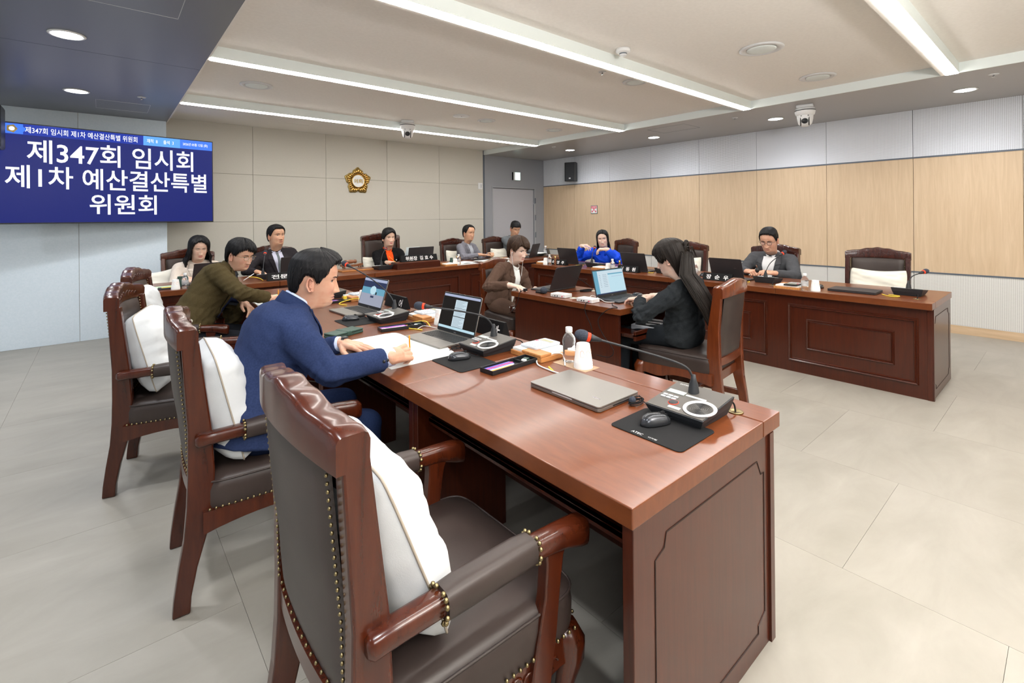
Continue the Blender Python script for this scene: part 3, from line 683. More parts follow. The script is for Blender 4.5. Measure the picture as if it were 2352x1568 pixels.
cr_ = chair('chairdark'); cr_.location = (5.83, 1.33, 0); cr_.rotation_euler.z = PI + math.radians(6); cr_['label'] = 'empty dark armchair with upright cushion at the near end of the right row'
cr_['group'] = 'armchairs of the right row'
dup(cr_, (5.86, 2.38, 0), PI - .05, 'dark armchair behind the man in grey with glasses')
dup(c0, (5.74, 3.42, 0), PI, 'empty reddish armchair with white cushion, behind the woman in black', 'armchairs of the right row')
dup(c0, (6.02, 4.72, 0), PI - math.radians(18), 'empty reddish armchair beside the woman in the blue jacket', 'armchairs of the right row')
gf = 'chairs of the front row'
fc = dup(c0, (.80, 6.72, -.06), -PI / 2 + .05, 'armchair behind the woman in the cream jacket', gf); fc.location.z = 0
dup(cr_, (1.75, 6.85, 0), -PI / 2, 'dark armchair behind the man with the grey tie', gf)
big = chair('chairdark', tall=.125, wid=1.12); big.location = (3.26, 6.72, 0); big.rotation_euler.z = -PI / 2 - .05; big['label'] = 'tall-backed carved armchair of the woman in black and orange'; big['group'] = gf
dup(cr_, (4.60, 6.68, 0), -PI / 2 + .02, 'dark armchair with cream cushion behind the light grey jacket', gf)
dup(cr_, (5.55, 6.76, 0), -PI / 2 + .02, 'dark armchair with ribbed cushion behind the young man', gf)
sc1 = chair('orangewood', arms=False, nails=False, tall=-.085, wid=.86); sc1.location = (3.30, 1.86, 0); sc1.rotation_euler.z = PI / 2 + .10; sc1['label'] = 'armless orange-brown chair the long-haired woman sits on'; sc1['group'] = 'armless chairs at the clerk table'
dup(sc1, (3.20, 3.74, 0), -PI / 2 - .12, 'armless chair the woman in the brown suit sits on')

# ================================================================ CUSHIONS
def cushion(name, label, loc, rz, w_, h_, th, tilt, m='pillow', corner=None, seed=1, group=None, roll=0.0):
    t = thing(name, label, 'cushion', loc, rz, group)
    rnd = random.Random(seed); n = 26; ph = [rnd.uniform(0, 6) for _ in range(6)]
    front = []; backp = []; edge = []
    mt = Matrix.Rotation(tilt, 4, 'Y') @ Matrix.Rotation(roll, 4, 'X')
    for i in range(n + 1):
        a = []; b = []
        for j in range(n + 1):
            u, v = 2 * j / n - 1, 2 * i / n - 1
            cr = 1 - .10 * (u * u * v * v) ** 1.5
            y = u * w_ / 2 * (1 - .055 * (1 - v * v)) * cr; z = v * h_ / 2 * (1 - ((.20 if m == 'cream' else .055) if corner is None else corner) * (1 - u * u)) * cr
            e = (max(0, 1 - abs(u) ** 2.4) * max(0, 1 - abs(v) ** 2.4)) ** .42
            wr_ = .006 * math.sin(7 * v + 3 * u + ph[0]) * e + .004 * math.sin(15 * v - 5 * u + ph[1]) * (1 - e) * e * 3 + .003 * math.sin(23 * v + 9 * u + ph[2]) * (abs(u) > .3)
            if e < .01: wr_ = 0
            a.append((th / 2 * e + wr_, y, z + h_ / 2)); b.append((-th / 2 * e + wr_ * .4, y, z + h_ / 2))
        front.append(a); backp.append(b)
    MB().grid(front, mtx=mt).grid(backp, mtx=mt).build('cushion_cover', m, t, True)
    ed = [front[0][j] for j in range(n + 1)] + [front[i][n] for i in range(1, n + 1)] + [front[n][j] for j in range(n - 1, -1, -1)] + [front[i][0] for i in range(n - 1, 0, -1)]
    if m == 'pillow': MB().tube([mt @ Vector(p) for p in ed], .0032, 6, closed=True).build('piping', 'piping', t, True)
    return t
gc = 'white cushions on the left chairs'
cushion('cushion', 'white herringbone cushion with brown piping on the nearest armchair', (.585, 1.14, .488), 0, .50, .47, .21, math.radians(-21), seed=1, group=gc)
cushion('cushion', 'white cushion on the chair behind the man in navy', (.425, 2.31, .488), -.05, .50, .45, .22, math.radians(-13), seed=2, group=gc)
cushion('cushion', 'white cushion on the third chair along, by the pale wall', (.275, 3.44, .488), -.25, .50, .46, .22, math.radians(-14), seed=3, group=gc)
cushion('cushion', 'white cushion on the chair behind the man in olive', (.31, 4.53, .488), -.27, .50, .47, .18, math.radians(-13), seed=4, group=gc)
gr_ = 'cream cushions of the right row'
cushion('cushion', 'cream cushion standing upright on the rightmost empty armchair', (5.97, 1.34, .495), PI, .50, .40, .14, math.radians(-13), 'cream', seed=5, group=gr_)
cushion('cushion', 'cream cushion sliver beside the man in grey with glasses', (6.02, 2.36, .495), PI, .46, .40, .12, math.radians(-13), 'cream', seed=6, group=gr_)
cushion('cushion', 'cream cushion on the empty chair behind the long-haired woman', (5.88, 3.42, .495), PI, .46, .42, .14, math.radians(-13), 'cream', seed=7, group=gr_)
cushion('cushion', 'cream cushion on the chair beside the blue jacket', (6.12, 4.74, .495), PI - .3, .46, .36, .14, math.radians(-13), 'cream', seed=8, group=gr_)
gf2 = 'cream cushions of the front row'
cushion('cushion', 'cushion poking out left of the woman in cream', (.60, 6.86, .495), -PI / 2, .46, .40, .14, math.radians(-13), 'cream', seed=9, group=gf2, roll=.2)
cushion('cushion', 'narrow cream cushion edge beside the woman in black and orange', (3.16, 6.86, .495), -PI / 2, .40, .40, .14, math.radians(-13), 'cream', seed=10, group=gf2, roll=.05)
cushion('cushion', 'cream cushion left of the man in the light grey jacket', (4.60, 6.83, .495), -PI / 2, .42, .42, .14, math.radians(-13), 'cream', seed=11, group=gf2)
cushion('cushion', 'cream cushion left of the young man in grey', (5.60, 6.90, .495), -PI / 2, .42, .40, .14, math.radians(-13), 'cream', seed=12, group=gf2)
# ================================================================ TABLE-TOP ITEMS
def rrect(w, h, r, n=5):
    pts = []
    for cx, cy, a0 in ((w / 2 - r, h / 2 - r, 0), (-w / 2 + r, h / 2 - r, PI / 2), (-w / 2 + r, -h / 2 + r, PI), (w / 2 - r, -h / 2 + r, 1.5 * PI)):
        for i in range(n): a = a0 + PI / 2 * i / (n - 1); pts.append((cx + r * math.cos(a), cy + r * math.sin(a)))
    return pts
# --- microphone unit: local +x points to the front (public side), the user sits at -x
def mic_unit(name, label, loc, rz, stem, detail=True, group='conference microphones', scale=1.0):
    t = thing(name, label, 'microphone', loc, rz, group)
    W, D_ = .21, .215
    # housing: sloping top, low towards the user
    lo, hi = .036, .062
    poly = lambda k: [(-D_ / 2 + k, -W / 2 + k), (D_ / 2 - k, -W / 2 + k), (D_ / 2 - k, W / 2 - k), (-D_ / 2 + k, W / 2 - k)]
    rings = []
    for k, zf in ((.018, 0), (.006, .55), (0, .96), (0, 1.0)):
        rings.append([(x, y, zf * (lo + (hi - lo) * (x + D_ / 2) / D_)) for x, y in poly(k)])
    MB().loft(rings).build('housing', 'satin', t, bevel=.003)
    sl = math.atan2(hi - lo, D_)
    def on(x, y): return (x, y, lo + (hi - lo) * (x + D_ / 2) / D_ + .0012)
    tp = T(0, 0, (lo + hi) / 2 + .0006, 0, 0, -sl)
    MB().box(-D_ / 2 + .003, D_ / 2 - .003, -W / 2 + .003, W / 2 - .003, -.0005, .0012, mtx=tp).build('top_plate', 'micbody', t)
    MB().lathe([(.051, .0), (.0535, .004), (.0515, .007), (.0455, .007), (.0445, .003)], 32, mtx=tp @ T(-.045, -.062, 0)).build('speaker_ring', 'white', t, True, auto=50)
    if detail:
        mb = MB()
        for k in range(7): r = .004 + .0055 * k; mb.tube([(r * math.cos(a), r * math.sin(a), .004) for a in [2 * PI * j / 22 for j in range(22)]], .0012, 4, closed=True, mtx=tp @ T(-.045, -.062, 0))
        stuff(mb.build('speaker_grille', 'black', t))
    MB().lathe([(.042, .003), (.042, .0035)], 24, mtx=tp @ T(-.045, -.062, 0)).build('speaker_cloth', 'micbody', t)
    MB().box(.010, .034, .028, .092, .001, .003, mtx=tp).build('display', 'lcd_mic', t)
    MB().box(.014, .023, -.05, .022, .001, .0032, mtx=tp).build('label_strip', 'paper', t)
    MB().box(-.090, -.077, -.012, .03, .001, .003, mtx=tp).build('name_strip', 'paper', t)
    for k in range(3):
        for q in range(2): MB().box(-.02 - .016 * q, -.010 - .016 * q, .034 + .02 * k, .050 + .02 * k, .001, .004, mtx=tp).build('button', 'silver', t)
    MB().lathe([(.016, .001), (.0165, .003), (.013, .0045), (.002, .0045)], 20, mtx=tp @ T(-.052, .030, 0)).build('talk_button', 'satin', t, True)
    if detail:
        MB().tube([(.0168 * math.cos(a), .0168 * math.sin(a), .002) for a in [2 * PI * j / 20 for j in range(20)]], .0012, 5, closed=True, mtx=tp @ T(-.052, .030, 0)).build('talk_ring', 'red', t)
        text('iNTERM', tp @ frame_m((.088, .062, .002), (0, -1, 0), (1, 0, 0)), .045, .008, 'silver', t)
    # stem points are local; first one sits on the housing
    S = [Vector(p) for p in stem]; S[0].z += .012; b = S[0]
    MB().lathe([(.020, -.004), (.019, .0), (.015, .03), (.010, .045), (.007, .062)], 18, (b.x, b.y, b.z)).build('stem_socket', 'satin', t, True)
    # smooth the stem
    P = []
    for i in range(len(S) - 1):
        p0 = S[max(i - 1, 0)]; p1 = S[i]; p2 = S[i + 1]; p3 = S[min(i + 2, len(S) - 1)]
        for q in range(6):
            u = q / 6; P.append(.5 * ((2 * p1) + (p2 - p0) * u + (2 * p0 - 5 * p1 + 4 * p2 - p3) * u * u + (3 * p1 - p0 - 3 * p2 + p3) * u ** 3))
    P.append(S[-1]); MB().tube([tuple(p) for p in P], .0042, 8).build('gooseneck', 'satin', t, True)
    d = (S[-1] - P[-4]).normalized(); h0 = S[-1]
    MB().tube([h0 - d * .03, h0, h0 + d * .012], [.006, .012, .0145], 14).build('capsule', 'satin', t, True)
    MB().tube([h0 + d * .010, h0 + d * .022], [.0158, .0165], 16).build('ring_light', 'red', t, True)
    MB().tube([h0 + d * (.020 + .046 * f) for f in (0, .12, .35, .65, .88, .97, 1)], [.0155, .019, .021, .0195, .013, .007, .001], 16).build('windscreen', 'foam', t, True)
    return t
M['lcd_mic'] = mat('mic_display', (0.38, 0.43, 0.40), 0.25)
def L2(loc, rz, p):  # world point -> local of a thing
    m = T(loc[0], loc[1], loc[2], rz).inverted(); return tuple(m @ Vector(p))
def mic(label, loc, rz, world, detail=True): return mic_unit('desk_microphone', label, loc, rz, [L2(loc, rz, p) for p in world], detail)
mic('conference microphone at the near end of the left row, stem bent over the desk', (1.53, .87, HT), 0, [(1.585, .885, .795), (1.583, .888, .862), (1.555, .915, .905), (1.44, 1.005, .955), (1.31, 1.11, 1.003)])
mic('conference microphone beside the open laptop before the man in navy', (1.50, 1.97, HT), 0, [(1.565, 2.0, .795), (1.56, 2.003, .86), (1.51, 2.02, .915), (1.38, 2.06, .955), (1.26, 2.165, .978)])
mic('conference microphone next to the laptop with the blue web page', (1.45, 3.0, HT), 0, [(1.53, 3.06, .795), (1.525, 3.07, .86), (1.50, 3.14, .93), (1.44, 3.30, 1.02), (1.37, 3.47, 1.088)])
mic('black microphone unit at the far end of the left row behind the navy man', (1.50, 4.22, HT), 0, [(1.55, 4.25, .795), (1.55, 4.26, .85), (1.53, 4.32, .89), (1.47, 4.45, .90)], False)
mic('microphone on the desk of the rightmost empty chair', (5.17, .93, HT), PI, [(5.14, .93, .795), (5.145, .925, .86), (5.16, .91, .905), (5.24, .86, .935)])
mic('microphone in front of the man in grey with glasses', (5.14, 2.05, HT), PI, [(5.11, 2.06, .795), (5.115, 2.055, .87), (5.17, 2.03, .95), (5.27, 1.97, 1.028)])
mic('microphone unit on the right row beside the woman in black', (5.13, 3.19, HT), PI, [(5.1, 3.15, .795), (5.1, 3.14, .86), (5.15, 3.08, .92), (5.25, 3.0, .96)], False)
mic('microphone in front of the woman in the blue jacket', (5.09, 4.24, HT), PI, [(5.07, 4.30, .795), (5.075, 4.30, .87), (5.1, 4.31, .93), (5.17, 4.34, .985)])
mic('microphone in front of the man with the grey tie', (1.46, 6.08, HT), -PI / 2, [(1.40, 6.08, .795), (1.405, 6.09, .86), (1.42, 6.13, .93), (1.455, 6.22, 1.02)])
mic('microphone in front of the woman in black and orange', (2.86, 6.06, HT), -PI / 2, [(2.86, 6.10, .795), (2.87, 6.12, .87), (2.93, 6.20, .95), (3.03, 6.33, .995)])
# --- laptops
def laptop(label, loc, rz, open_=True, ang=105, m='alu', content=None, W=.355, D_=.235, keys=True, group='laptops', logo=True, back='lapdark'):
    """local: hinge along y at x=+D/2, user at -x"""
    t = thing('laptop', label, 'laptop', loc, rz, group); h = D_ / 2
    mb = MB().prism(rrect(D_, W, .012), .002, .013); mb.build('base', m, t, bevel=.0015)
    for y in (-.14, .14): MB().box(-h + .02, h - .02, y - .01, y + .01, 0, .003).build('foot', 'rubber', t)
    if not open_:
        MB().prism(rrect(D_, W, .012), .0145, .021).build('lid', m, t, bevel=.0015)
        MB().box(-h - .0005, -h + .004, -.05, .05, .011, .0155).build('lid_notch', 'silver', t)
        if logo: text('SAMSUNG', frame_m((-.055, -.115, .0213), (0, -1, 0), (1, 0, 0)), .035, .0055, 'logo', t)
        MB().box(-.04, .06, -W / 2 - .0005, -W / 2 + .002, .005, .010).build('ports', 'black', t)
        return t
    MB().box(-h + .105, h - .02, -W / 2 + .018, W / 2 - .018, .0128, .0134).build('keyboard_well', 'lapdark' if m == 'alu' else 'black', t)
    if keys:
        mb = MB()
        for r in range(6):
            for c in range(15):
                x0 = -h + .108 + r * .0178; y0 = -W / 2 + .021 + c * .0209
                if r == 0 and 4 < c < 10: continue
                mb.box(x0, x0 + .0145, y0, y0 + .0175, .0134, .0152)
        stuff(mb.build('keyboard', 'key', t))
    MB().box(-h + .015, -h + .088, -.06, .055, .0128, .0133).build('touchpad', m, t)
    A = math.radians(180 - ang)
    mt = T(h - .004, 0, .012) @ Matrix.Rotation(-(A), 4, 'Y')   # local lid: extends along -x when closed
    mt = T(h - .003, 0, .013) @ Matrix.Rotation(-math.radians(ang - 90) * -1, 4, 'Y')
    # lid plane: local u=y, v=up
    lid = MB(); Hh = .228
    lid.add([], []) if False else None
    pr = rrect(W, Hh, .010)
    mt2 = mt @ frame_m((0, 0, Hh / 2), (0, -1, 0), (0, 0, 1))
    lid = MB().prism(pr, -.006, 0, mtx=mt2); lid = MB().prism(pr, 0, .005, mtx=mt2)
    lid.build('lid', back if m != 'alu' else 'alu', t, bevel=.001)
    # frame_m normal: (0,-1,0)x(0,0,1) = (-1,0,0): faces the user
    MB().prism(rrect(W - .004, Hh - .004, .009), .0050, .0056, mtx=mt2).build('bezel', 'black', t)
    sw, sh = W - .016, Hh - .030; cy = .006
    def r(x0, x1, y0, y1, mm, z=.0058, nm='screen_area'):
        return MB().box(-sw / 2 + x0 * sw, -sw / 2 + x1 * sw, cy - sh / 2 + y0 * sh, cy - sh / 2 + y1 * sh, z - .0002, z + .0003, mtx=mt2).build(nm, mm, t)
    if content == 'web':
        r(0, 1, 0, 1, 'scr_grey', nm='display'); r(0, 1, .9, 1, 'scr_lav', .0064); r(0, 1, .66, .9, 'scr_navy', .0064); r(0, 1, .42, .66, 'scr_teal', .0064)
        MB().lathe([(.045, 0), (.045, .0004)], 8, mtx=mt2 @ T(.0, .02, .0066) @ Matrix.Scale(.75, 4, (0, 1, 0))).build('page_graphic', 'scr_pale', t)
        r(.44, .58, .29, .36, 'scr_navy', .0066); r(.63, .68, .42, .52, 'scr_black', .0068)
    elif content == 'doc':
        r(0, 1, 0, 1, 'scr_black', nm='display'); r(0, 1, .93, 1, 'scr_lav', .0064); r(0, 1, 0, .07, 'scr_pale', .0064)
        for y0, y1 in ((.08, .37), (.39, .62), (.63, .86)):
            r(.36, .68, y0, y1, 'scr_page', .0064)
            for k in range(int((y1 - y0) / .035)): r(.385, .655 - .05 * (k % 3), y1 - .035 - .035 * k, y1 - .028 - .035 * k, 'scr_ink', .0069)
    elif content == 'sheet':
        r(0, 1, 0, 1, 'scr_teal', nm='display'); r(.13, 1, .05, .98, 'scr_page', .0064); r(.47, .98, .06, .80, 'scr_pale', .0068); r(.47, .98, .80, .85, 'scr_teal', .0070); r(.58, .96, .70, .715, 'scr_lav', .0072)
        r(0, 1, 0, .045, 'scr_navy', .0072)
        for k in range(8): r(.18, .22, .80 - .07 * k, .81 - .07 * k, 'scr_ink', .0069); r(.29, .42, .80 - .07 * k, .81 - .07 * k, 'scr_ink', .0069)
    elif content == 'list':
        r(0, 1, 0, 1, 'scr_page', nm='display')
    if logo: text('SAMSUNG', mt @ frame_m((.0015 + .0, W * .28, Hh * .56), (0, 1, 0), (0, 0, 1)), .032, .005, 'logo' if m != 'alu' else 'logo', t)
    text('SAMSUNG', mt2 @ T(0, -Hh / 2 + .0075, .0058), .022, .0035, 'silver', t)
    return t
M['logo'] = mat('laptop_logo', (0.42, 0.40, 0.50), 0.25, 0.9)
laptop('closed silver laptop at the near end of the left row', (1.418, 1.255, HT), 0, False)
laptop('open laptop showing document pages, right of the man in navy', (1.425, 2.32, HT), .05, True, 106, content='doc')
laptop('open laptop showing a blue web page, between the navy and olive men', (1.395, 3.425, HT), .06, True, 108, content='web')
laptop('closed dark laptop on the rightmost desk of the right row', (5.04, 1.285, HT), PI, False, m='lapdark')
laptop('dark laptop back beside the man in grey with glasses', (5.12, 2.39, HT), PI - .06, True, 108, m='lapdark', content='list', keys=False)
laptop('dark laptop back behind the screen of the woman in black', (5.12, 3.555, HT), PI + .02, True, 108, m='lapdark', content='list', keys=False)
laptop('dark laptop back left of the blue jacket', (5.24, 4.77, HT), PI + .02, True, 108, m='lapdark', content='list', keys=False)
laptop('dark laptop of the woman in cream, partly hidden by the olive jacket', (.83, 6.12, HT), -PI / 2 + .3, True, 108, m='lapdark', content='list', keys=False, logo=False)
laptop('dark laptop in front of the man with the grey tie', (1.78, 6.24, HT), -PI / 2 - .05, True, 105, m='lapdark', content='list', keys=False)
laptop('thin black screen behind the long nameplate', (3.42, 6.17, HT + .035), -PI / 2 + .08, True, 100, m='lapdark', content='list', keys=False, W=.42, logo=False)
laptop('dark laptop of the young man by the door', (5.50, 6.1, HT), -PI / 2 + .45, True, 108, m='lapdark', content='list', keys=False, logo=False)
laptop('grey laptop of the woman in the brown suit, lid turned to the viewer', (3.26, 3.24, HT), -PI / 2 + .10, True, 112, m='lapdark', content='list', W=.40)
laptop('laptop with pale blue list on screen, used by the woman in black', (3.26, 2.435, HT), PI / 2 - .02, True, 104, m='lapdark', content='sheet', W=.40)
# --- mouse mats and mice
def mat_mouse(label, loc, rz, mlabel, mloc, mrz, txt=False):
    t = thing('mouse_mat', label, 'mouse mat', loc, rz, 'mouse mats')
    MB().prism(rrect(.21, .255, .018), 0, .003).build('mat', 'rubber', t, bevel=.001)
    if txt: text('ATEC', frame_m((-.09, .03, .0034), (0, -1, 0), (1, 0, 0)), .04, .012, 'silver', t); text('디지털', frame_m((-.09, -.025, .0034), (0, -1, 0), (1, 0, 0)), .03, .008, 'silver', t)
    mouse(mlabel, mloc, mrz)
def mouse(label, loc, rz, m='mouse'):
    t = thing('computer_mouse', label, 'mouse', loc, rz, 'computer mice')
    rings = []
    for i in range(13):
        u = i / 12; x = -.056 + .112 * u; k = max(.02, (1 - abs(2 * u - 1) ** 2.6)) ** .5; hgt = .036 * k * (1.0 - .25 * u); w_ = .031 * k * (1 - .08 * math.sin(PI * u))
        rings.append([(x, w_ * math.copysign(abs(math.cos(a)) ** .8, math.cos(a)), max(0, .004 + hgt * math.sin(a)) if math.sin(a) > 0 else .0015) for a in [2 * PI * j / 16 for j in range(16)]])
    MB().loft(rings).build('shell', m, t, True)
    MB().ell((.028, 0, .032), (.010, .0035, .006), 10, 6).build('wheel', 'rubber', t, True)
    MB().tube([(.012, 0, .0365), (.05, 0, .0225)], .0008, 4).build('button_gap', 'black', t)
    MICE[label] = t; return t
MICE = {}
M['mouse'] = mat('gunmetal_mouse', (0.055, 0.058, 0.065), 0.22, 0.6)
mat_mouse('black mouse mat with small lettering, at the near end of the left row', (1.36, .87, HT), 0, 'gunmetal mouse on the nearest mouse mat', (1.37, .90, HT + .003), -.35, True)
mat_mouse('black mouse mat right of the open papers', (1.295, 1.885, HT), 0, 'gunmetal mouse beside the open papers', (1.30, 1.93, HT + .003), -.3)
mat_mouse('black mouse mat before the laptop with the blue web page', (1.275, 3.10, HT), 0, 'gunmetal mouse by the laptop with the blue web page', (1.26, 3.16, HT + .003), -.3)
mouse('dark mouse beside the rightmost closed laptop', (5.05, 1.56, HT), PI); mouse('dark mouse behind the clear bottle of the grey-suited man', (5.15, 2.75, HT), PI)
mouse('dark mouse by the hand of the woman in black', (3.44, 2.42, HT), PI / 2); mouse('dark mouse under the hand of the man with the grey tie', (1.60, 6.02, HT), -PI / 2)
def cable(label, pts, r=.0016, m='rubber', name='cable', cat='cable', z=None):
    P = [Vector(p) for p in pts]; Q = []
    for i in range(len(P) - 1):
        p0, p1, p2, p3 = P[max(i - 1, 0)], P[i], P[i + 1], P[min(i + 2, len(P) - 1)]
        for q in range(7):
            u = q / 7; Q.append(.5 * ((2 * p1) + (p2 - p0) * u + (2 * p0 - 5 * p1 + 4 * p2 - p3) * u * u + (3 * p1 - p0 - 3 * p2 + p3) * u ** 3))
    Q.append(P[-1]); return tag(MB().tube(Q, r, 6).build(name, m, None, True), label, cat)
def coil(label, c, r, n=4, seed=1, rw=.0014):
    rnd = random.Random(seed); pts = []
    for k in range(n * 9): a = 2 * PI * k / 9; q = r * (.8 + .3 * rnd.random()); pts.append((c[0] + q * math.cos(a), c[1] + q * .55 * math.sin(a) , c[2] + .003 + .0035 * (k // 9) + .003 * rnd.random()))
    return pts
def mouse_cord(mlabel, m0, c, end, seed):
    t = MICE[mlabel]; i = T(*t.location, t.rotation_euler.z).inverted(); label = mlabel
    o = cable(label, [(m0[0] + .055, m0[1] - .018, HT + .012), (m0[0] + .10, m0[1] - .03, HT + .006), ((m0[0] + c[0]) / 2 + .06, (m0[1] + c[1]) / 2, HT + .005)] + coil(label, c, .035, 4, seed) + [end], name='cord', cat='cord')
    o.data.transform(i); o.parent = t; del o['label']; del o['category']
mouse_cord('gunmetal mouse on the nearest mouse mat', (1.37, .90), (1.47, 1.045, HT), (1.53, 1.075, HT + .008), 3)
tag(MB().ell((1.455, 1.05, HT + .016), (.014, .012, .013), 10, 7).build('cable_tie', 'foam', None, True), 'round black foam tie on the coiled mouse cord', 'cable tie')
mouse_cord('gunmetal mouse beside the open papers', (1.30, 1.93), (1.385, 2.085, HT), (1.42, 2.15, HT + .008), 5)
mouse_cord('gunmetal mouse by the laptop with the blue web page', (1.26, 3.16), (1.36, 3.235, HT), (1.40, 3.26, HT + .008), 7)
# --- bottles, cups
def bottle(label, loc, rz=0, s=1.0, lab=True):
    t = thing('water_bottle', label, 'bottle', loc, rz, 'small water bottles')
    prof = [(.020, .001), (.027, .003), (.029, .010)]
    for k in range(7): z = .016 + .009 * k; prof += [(.029, z), (.0272, z + .0045)]
    prof += [(.029, .084), (.0295, .096), (.027, .108), (.019, .122), (.0125, .130), (.0115, .136)]
    MB().lathe([(r * s, z * s) for r, z in prof], 24).build('bottle_body', 'bottle', t, True)
    if lab:
        MB().lathe([(.0283 * s, .040 * s), (.0297 * s, .041 * s), (.0297 * s, .082 * s), (.0283 * s, .083 * s)], 24).build('bottle_label', 'labelclear', t, True)
    MB().lathe([(r * s, z * s) for r, z in [(.0145, .130), (.0155, .132), (.0155, .150), (.014, .153), (.003, .153)]], 20).build('cap', 'white', t, True, auto=50)
M['labelclear'] = mat('pale_bottle_label', (0.72, 0.75, 0.78), 0.4, alpha=0.35)
def cup(label, loc, s=1.0, prints=True):
    t = thing('paper_cup', label, 'cup', loc, random.uniform(0, 1), 'upturned paper cups')
    MB().lathe([(r * s, z * s) for r, z in [(.038, 0), (.0385, .004), (.0375, .006), (.0385, .013), (.0372, .015), (.0380, .022), (.0365, .024), (.027, .094), (.026, .096), (.0245, .093), (.003, .092)]], 28).build('cup_body', 'cup', t, True, auto=50)
    if prints:
        mb = MB()
        for k, a0 in enumerate((3.4, 4.2, 5.0)):
            mb.tube([((.0312 - .10 * q + .0006) * s * math.cos(a0 + .25 * math.cos(a)), (.0312 - .10 * q + .0006) * s * math.sin(a0 + .25 * math.cos(a)), (.060 + .014 * math.sin(a)) * s) for a, q in [(j * .7, .014 * math.sin(j * .7) ) for j in range(9)]], .0007, 4)
        mb.build('printed_rings', 'orangeprint', t)
bottle('clear water bottle on the brown paper, nearest the viewer', (1.665, 1.555, HT + .001), s=1.06, lab=False)
tag(MB().box(1.60, 1.70, 1.40, 1.60, HT + .0002, HT + .001).build('paper_mat', 'kraft'), 'brown paper under the nearest bottle and cup', 'paper')
cup('white paper cup on the brown paper, nearest the viewer', (1.65, 1.455, HT + .001), 1.12)
cup('white paper cup left of the document laptop', (1.645, 2.66, HT), 1.0); cup('white paper cup left of the web page laptop', (1.62, 3.80, HT), 1.0)
bottle('clear bottle on the rightmost desk of the right row', (4.80, 1.60, HT)); cup('paper cup beside the rightmost clear bottle', (4.83, 1.525, HT), 1.0)
bottle('small bottle behind the black suit shoulder, on the right row', (5.08, 2.80, HT), s=.95)
bottle('bottle with label between the blue jacket and a nameplate', (4.81, 3.75, HT)); cup('paper cup left of the bottle by the blue jacket', (4.825, 3.83, HT), 1.0)
bottle('bottle with label on the far desk of the right row', (4.80, 4.845, HT)); cup('paper cup on the far desk of the right row', (4.82, 4.94, HT), 1.0)
bottle('clear bottle on the left end of the front row', (.625, 5.80, HT)); cup('paper cup on the left end of the front row', (.545, 5.79, HT), 1.0)
bottle('white-capped bottle before the man in the light grey jacket', (3.93, 5.83, HT)); cup('paper cup right of the riser box', (3.85, 5.80, HT), 1.0)
bottle('bottle by the phone stand at the door end of the front row', (6.0, 6.15, HT), s=1.1)
def jar(label, loc, r, h, m, mc, name='drink_bottle', cat='bottle'):
    t = thing(name, label, cat, loc)
    MB().lathe([(r * .9, 0), (r, .004), (r, h * .62), (r * .75, h * .74), (r * .75, h * .78)], 18).build('body', m, t, True, auto=50)
    MB().lathe([(r * .82, h * .77), (r * .82, h * .98), (r * .7, h), (.002, h)], 18).build('cap', mc, t, True, auto=50)
jar('small brown drink bottle with gold cap by the blue jacket', (4.93, 3.73, HT), .016, .13, 'gavel', 'gold')
jar('small brown drink bottle with gold cap on the far right desk', (4.90, 4.83, HT), .016, .12, 'gavel', 'gold')
jar('dark green capped jar behind the leftmost cup', (.60, 5.94, HT), .032, .11, 'green', 'green', 'jar', 'jar')
jar('dark green tin right of the riser box', (3.87, 5.93, HT), .026, .10, 'green', 'green', 'jar', 'jar')
jar('small amber bottle beside the dark green tin', (3.97, 5.93, HT), .018, .12, 'boxwood', 'gold')
# --- wooden memo boxes with calculator
def memo_box(label, loc, rz, calc_m='calc', size=(.22, .22), group='wooden memo boxes', clabel=None, news=False):
    t = thing('memo_box', label, 'box', loc, rz, group); a, b = size[0] / 2, size[1] / 2
    MB().box(-a, a, -b, b, 0, .022).build('tray', 'boxwood', t, bevel=.002)
    MB().box(-a, -a * .35, -b + .002, b * .25, .022, .036).build('lid_block', 'boxwood', t, bevel=.004)
    MB().box(-a * .3, a - .012, -b + .012, b - .012, .022, .034).build('memo_sheets', 'paper', t, bevel=.001)
    MB().box(-a + .008, -a * .4, b * .30, b - .008, .022, .034).build('memo_sheets', 'paper', t, bevel=.001)
    if clabel:
        c = thing('calculator', clabel, 'calculator', (loc[0] + .02 * math.cos(rz) - .03 * math.sin(rz), loc[1] + .02 * math.sin(rz) + .03 * math.cos(rz), loc[2] + .0345), rz, 'calculators')
        MB().prism(rrect(.175, .115, .010), 0, .012).build('case', calc_m, c, bevel=.003)
        MB().box(.028, .068, -.045, .045, .0118, .0135).build('display_frame', 'silver' if calc_m == 'calc' else 'black', c); MB().box(.036, .058, -.038, .038, .0134, .0142).build('display', 'lcd', c)
        mb = MB(); 
        for r_ in range(5):
            for q in range(5): mb.box(-.078 + .0195 * r_, -.064 + .0195 * r_, -.047 + .0195 * q, -.033 + .0195 * q, .0115, .0148)
        stuff(mb.build('keys', 'keyc' if calc_m == 'calc' else 'silver', c)); MB().box(.004, .018, .033, .047, .012, .0155).build('clear_key', 'pink', c)
    return t
M['keyc'] = mat('calculator_keys', (0.66, 0.70, 0.76), 0.4)
memo_box('wooden memo box with white sheets under the nearest calculator', (1.66, 1.735, HT), 0, clabel='pale grey calculator on the nearest memo box')
memo_box('wooden memo box with papers left of the document laptop', (1.68, 2.86, HT), 0, clabel='light calculator on the memo box behind the pen tray')
memo_box('wooden memo box behind the web page laptop', (1.66, 3.97, HT), 0, clabel='calculator on the memo box behind the web page laptop')
memo_box('wooden memo box left of the clear bottle on the right row', (4.87, 1.74, HT), PI, 'black', clabel='black calculator on the wooden box of the right row')
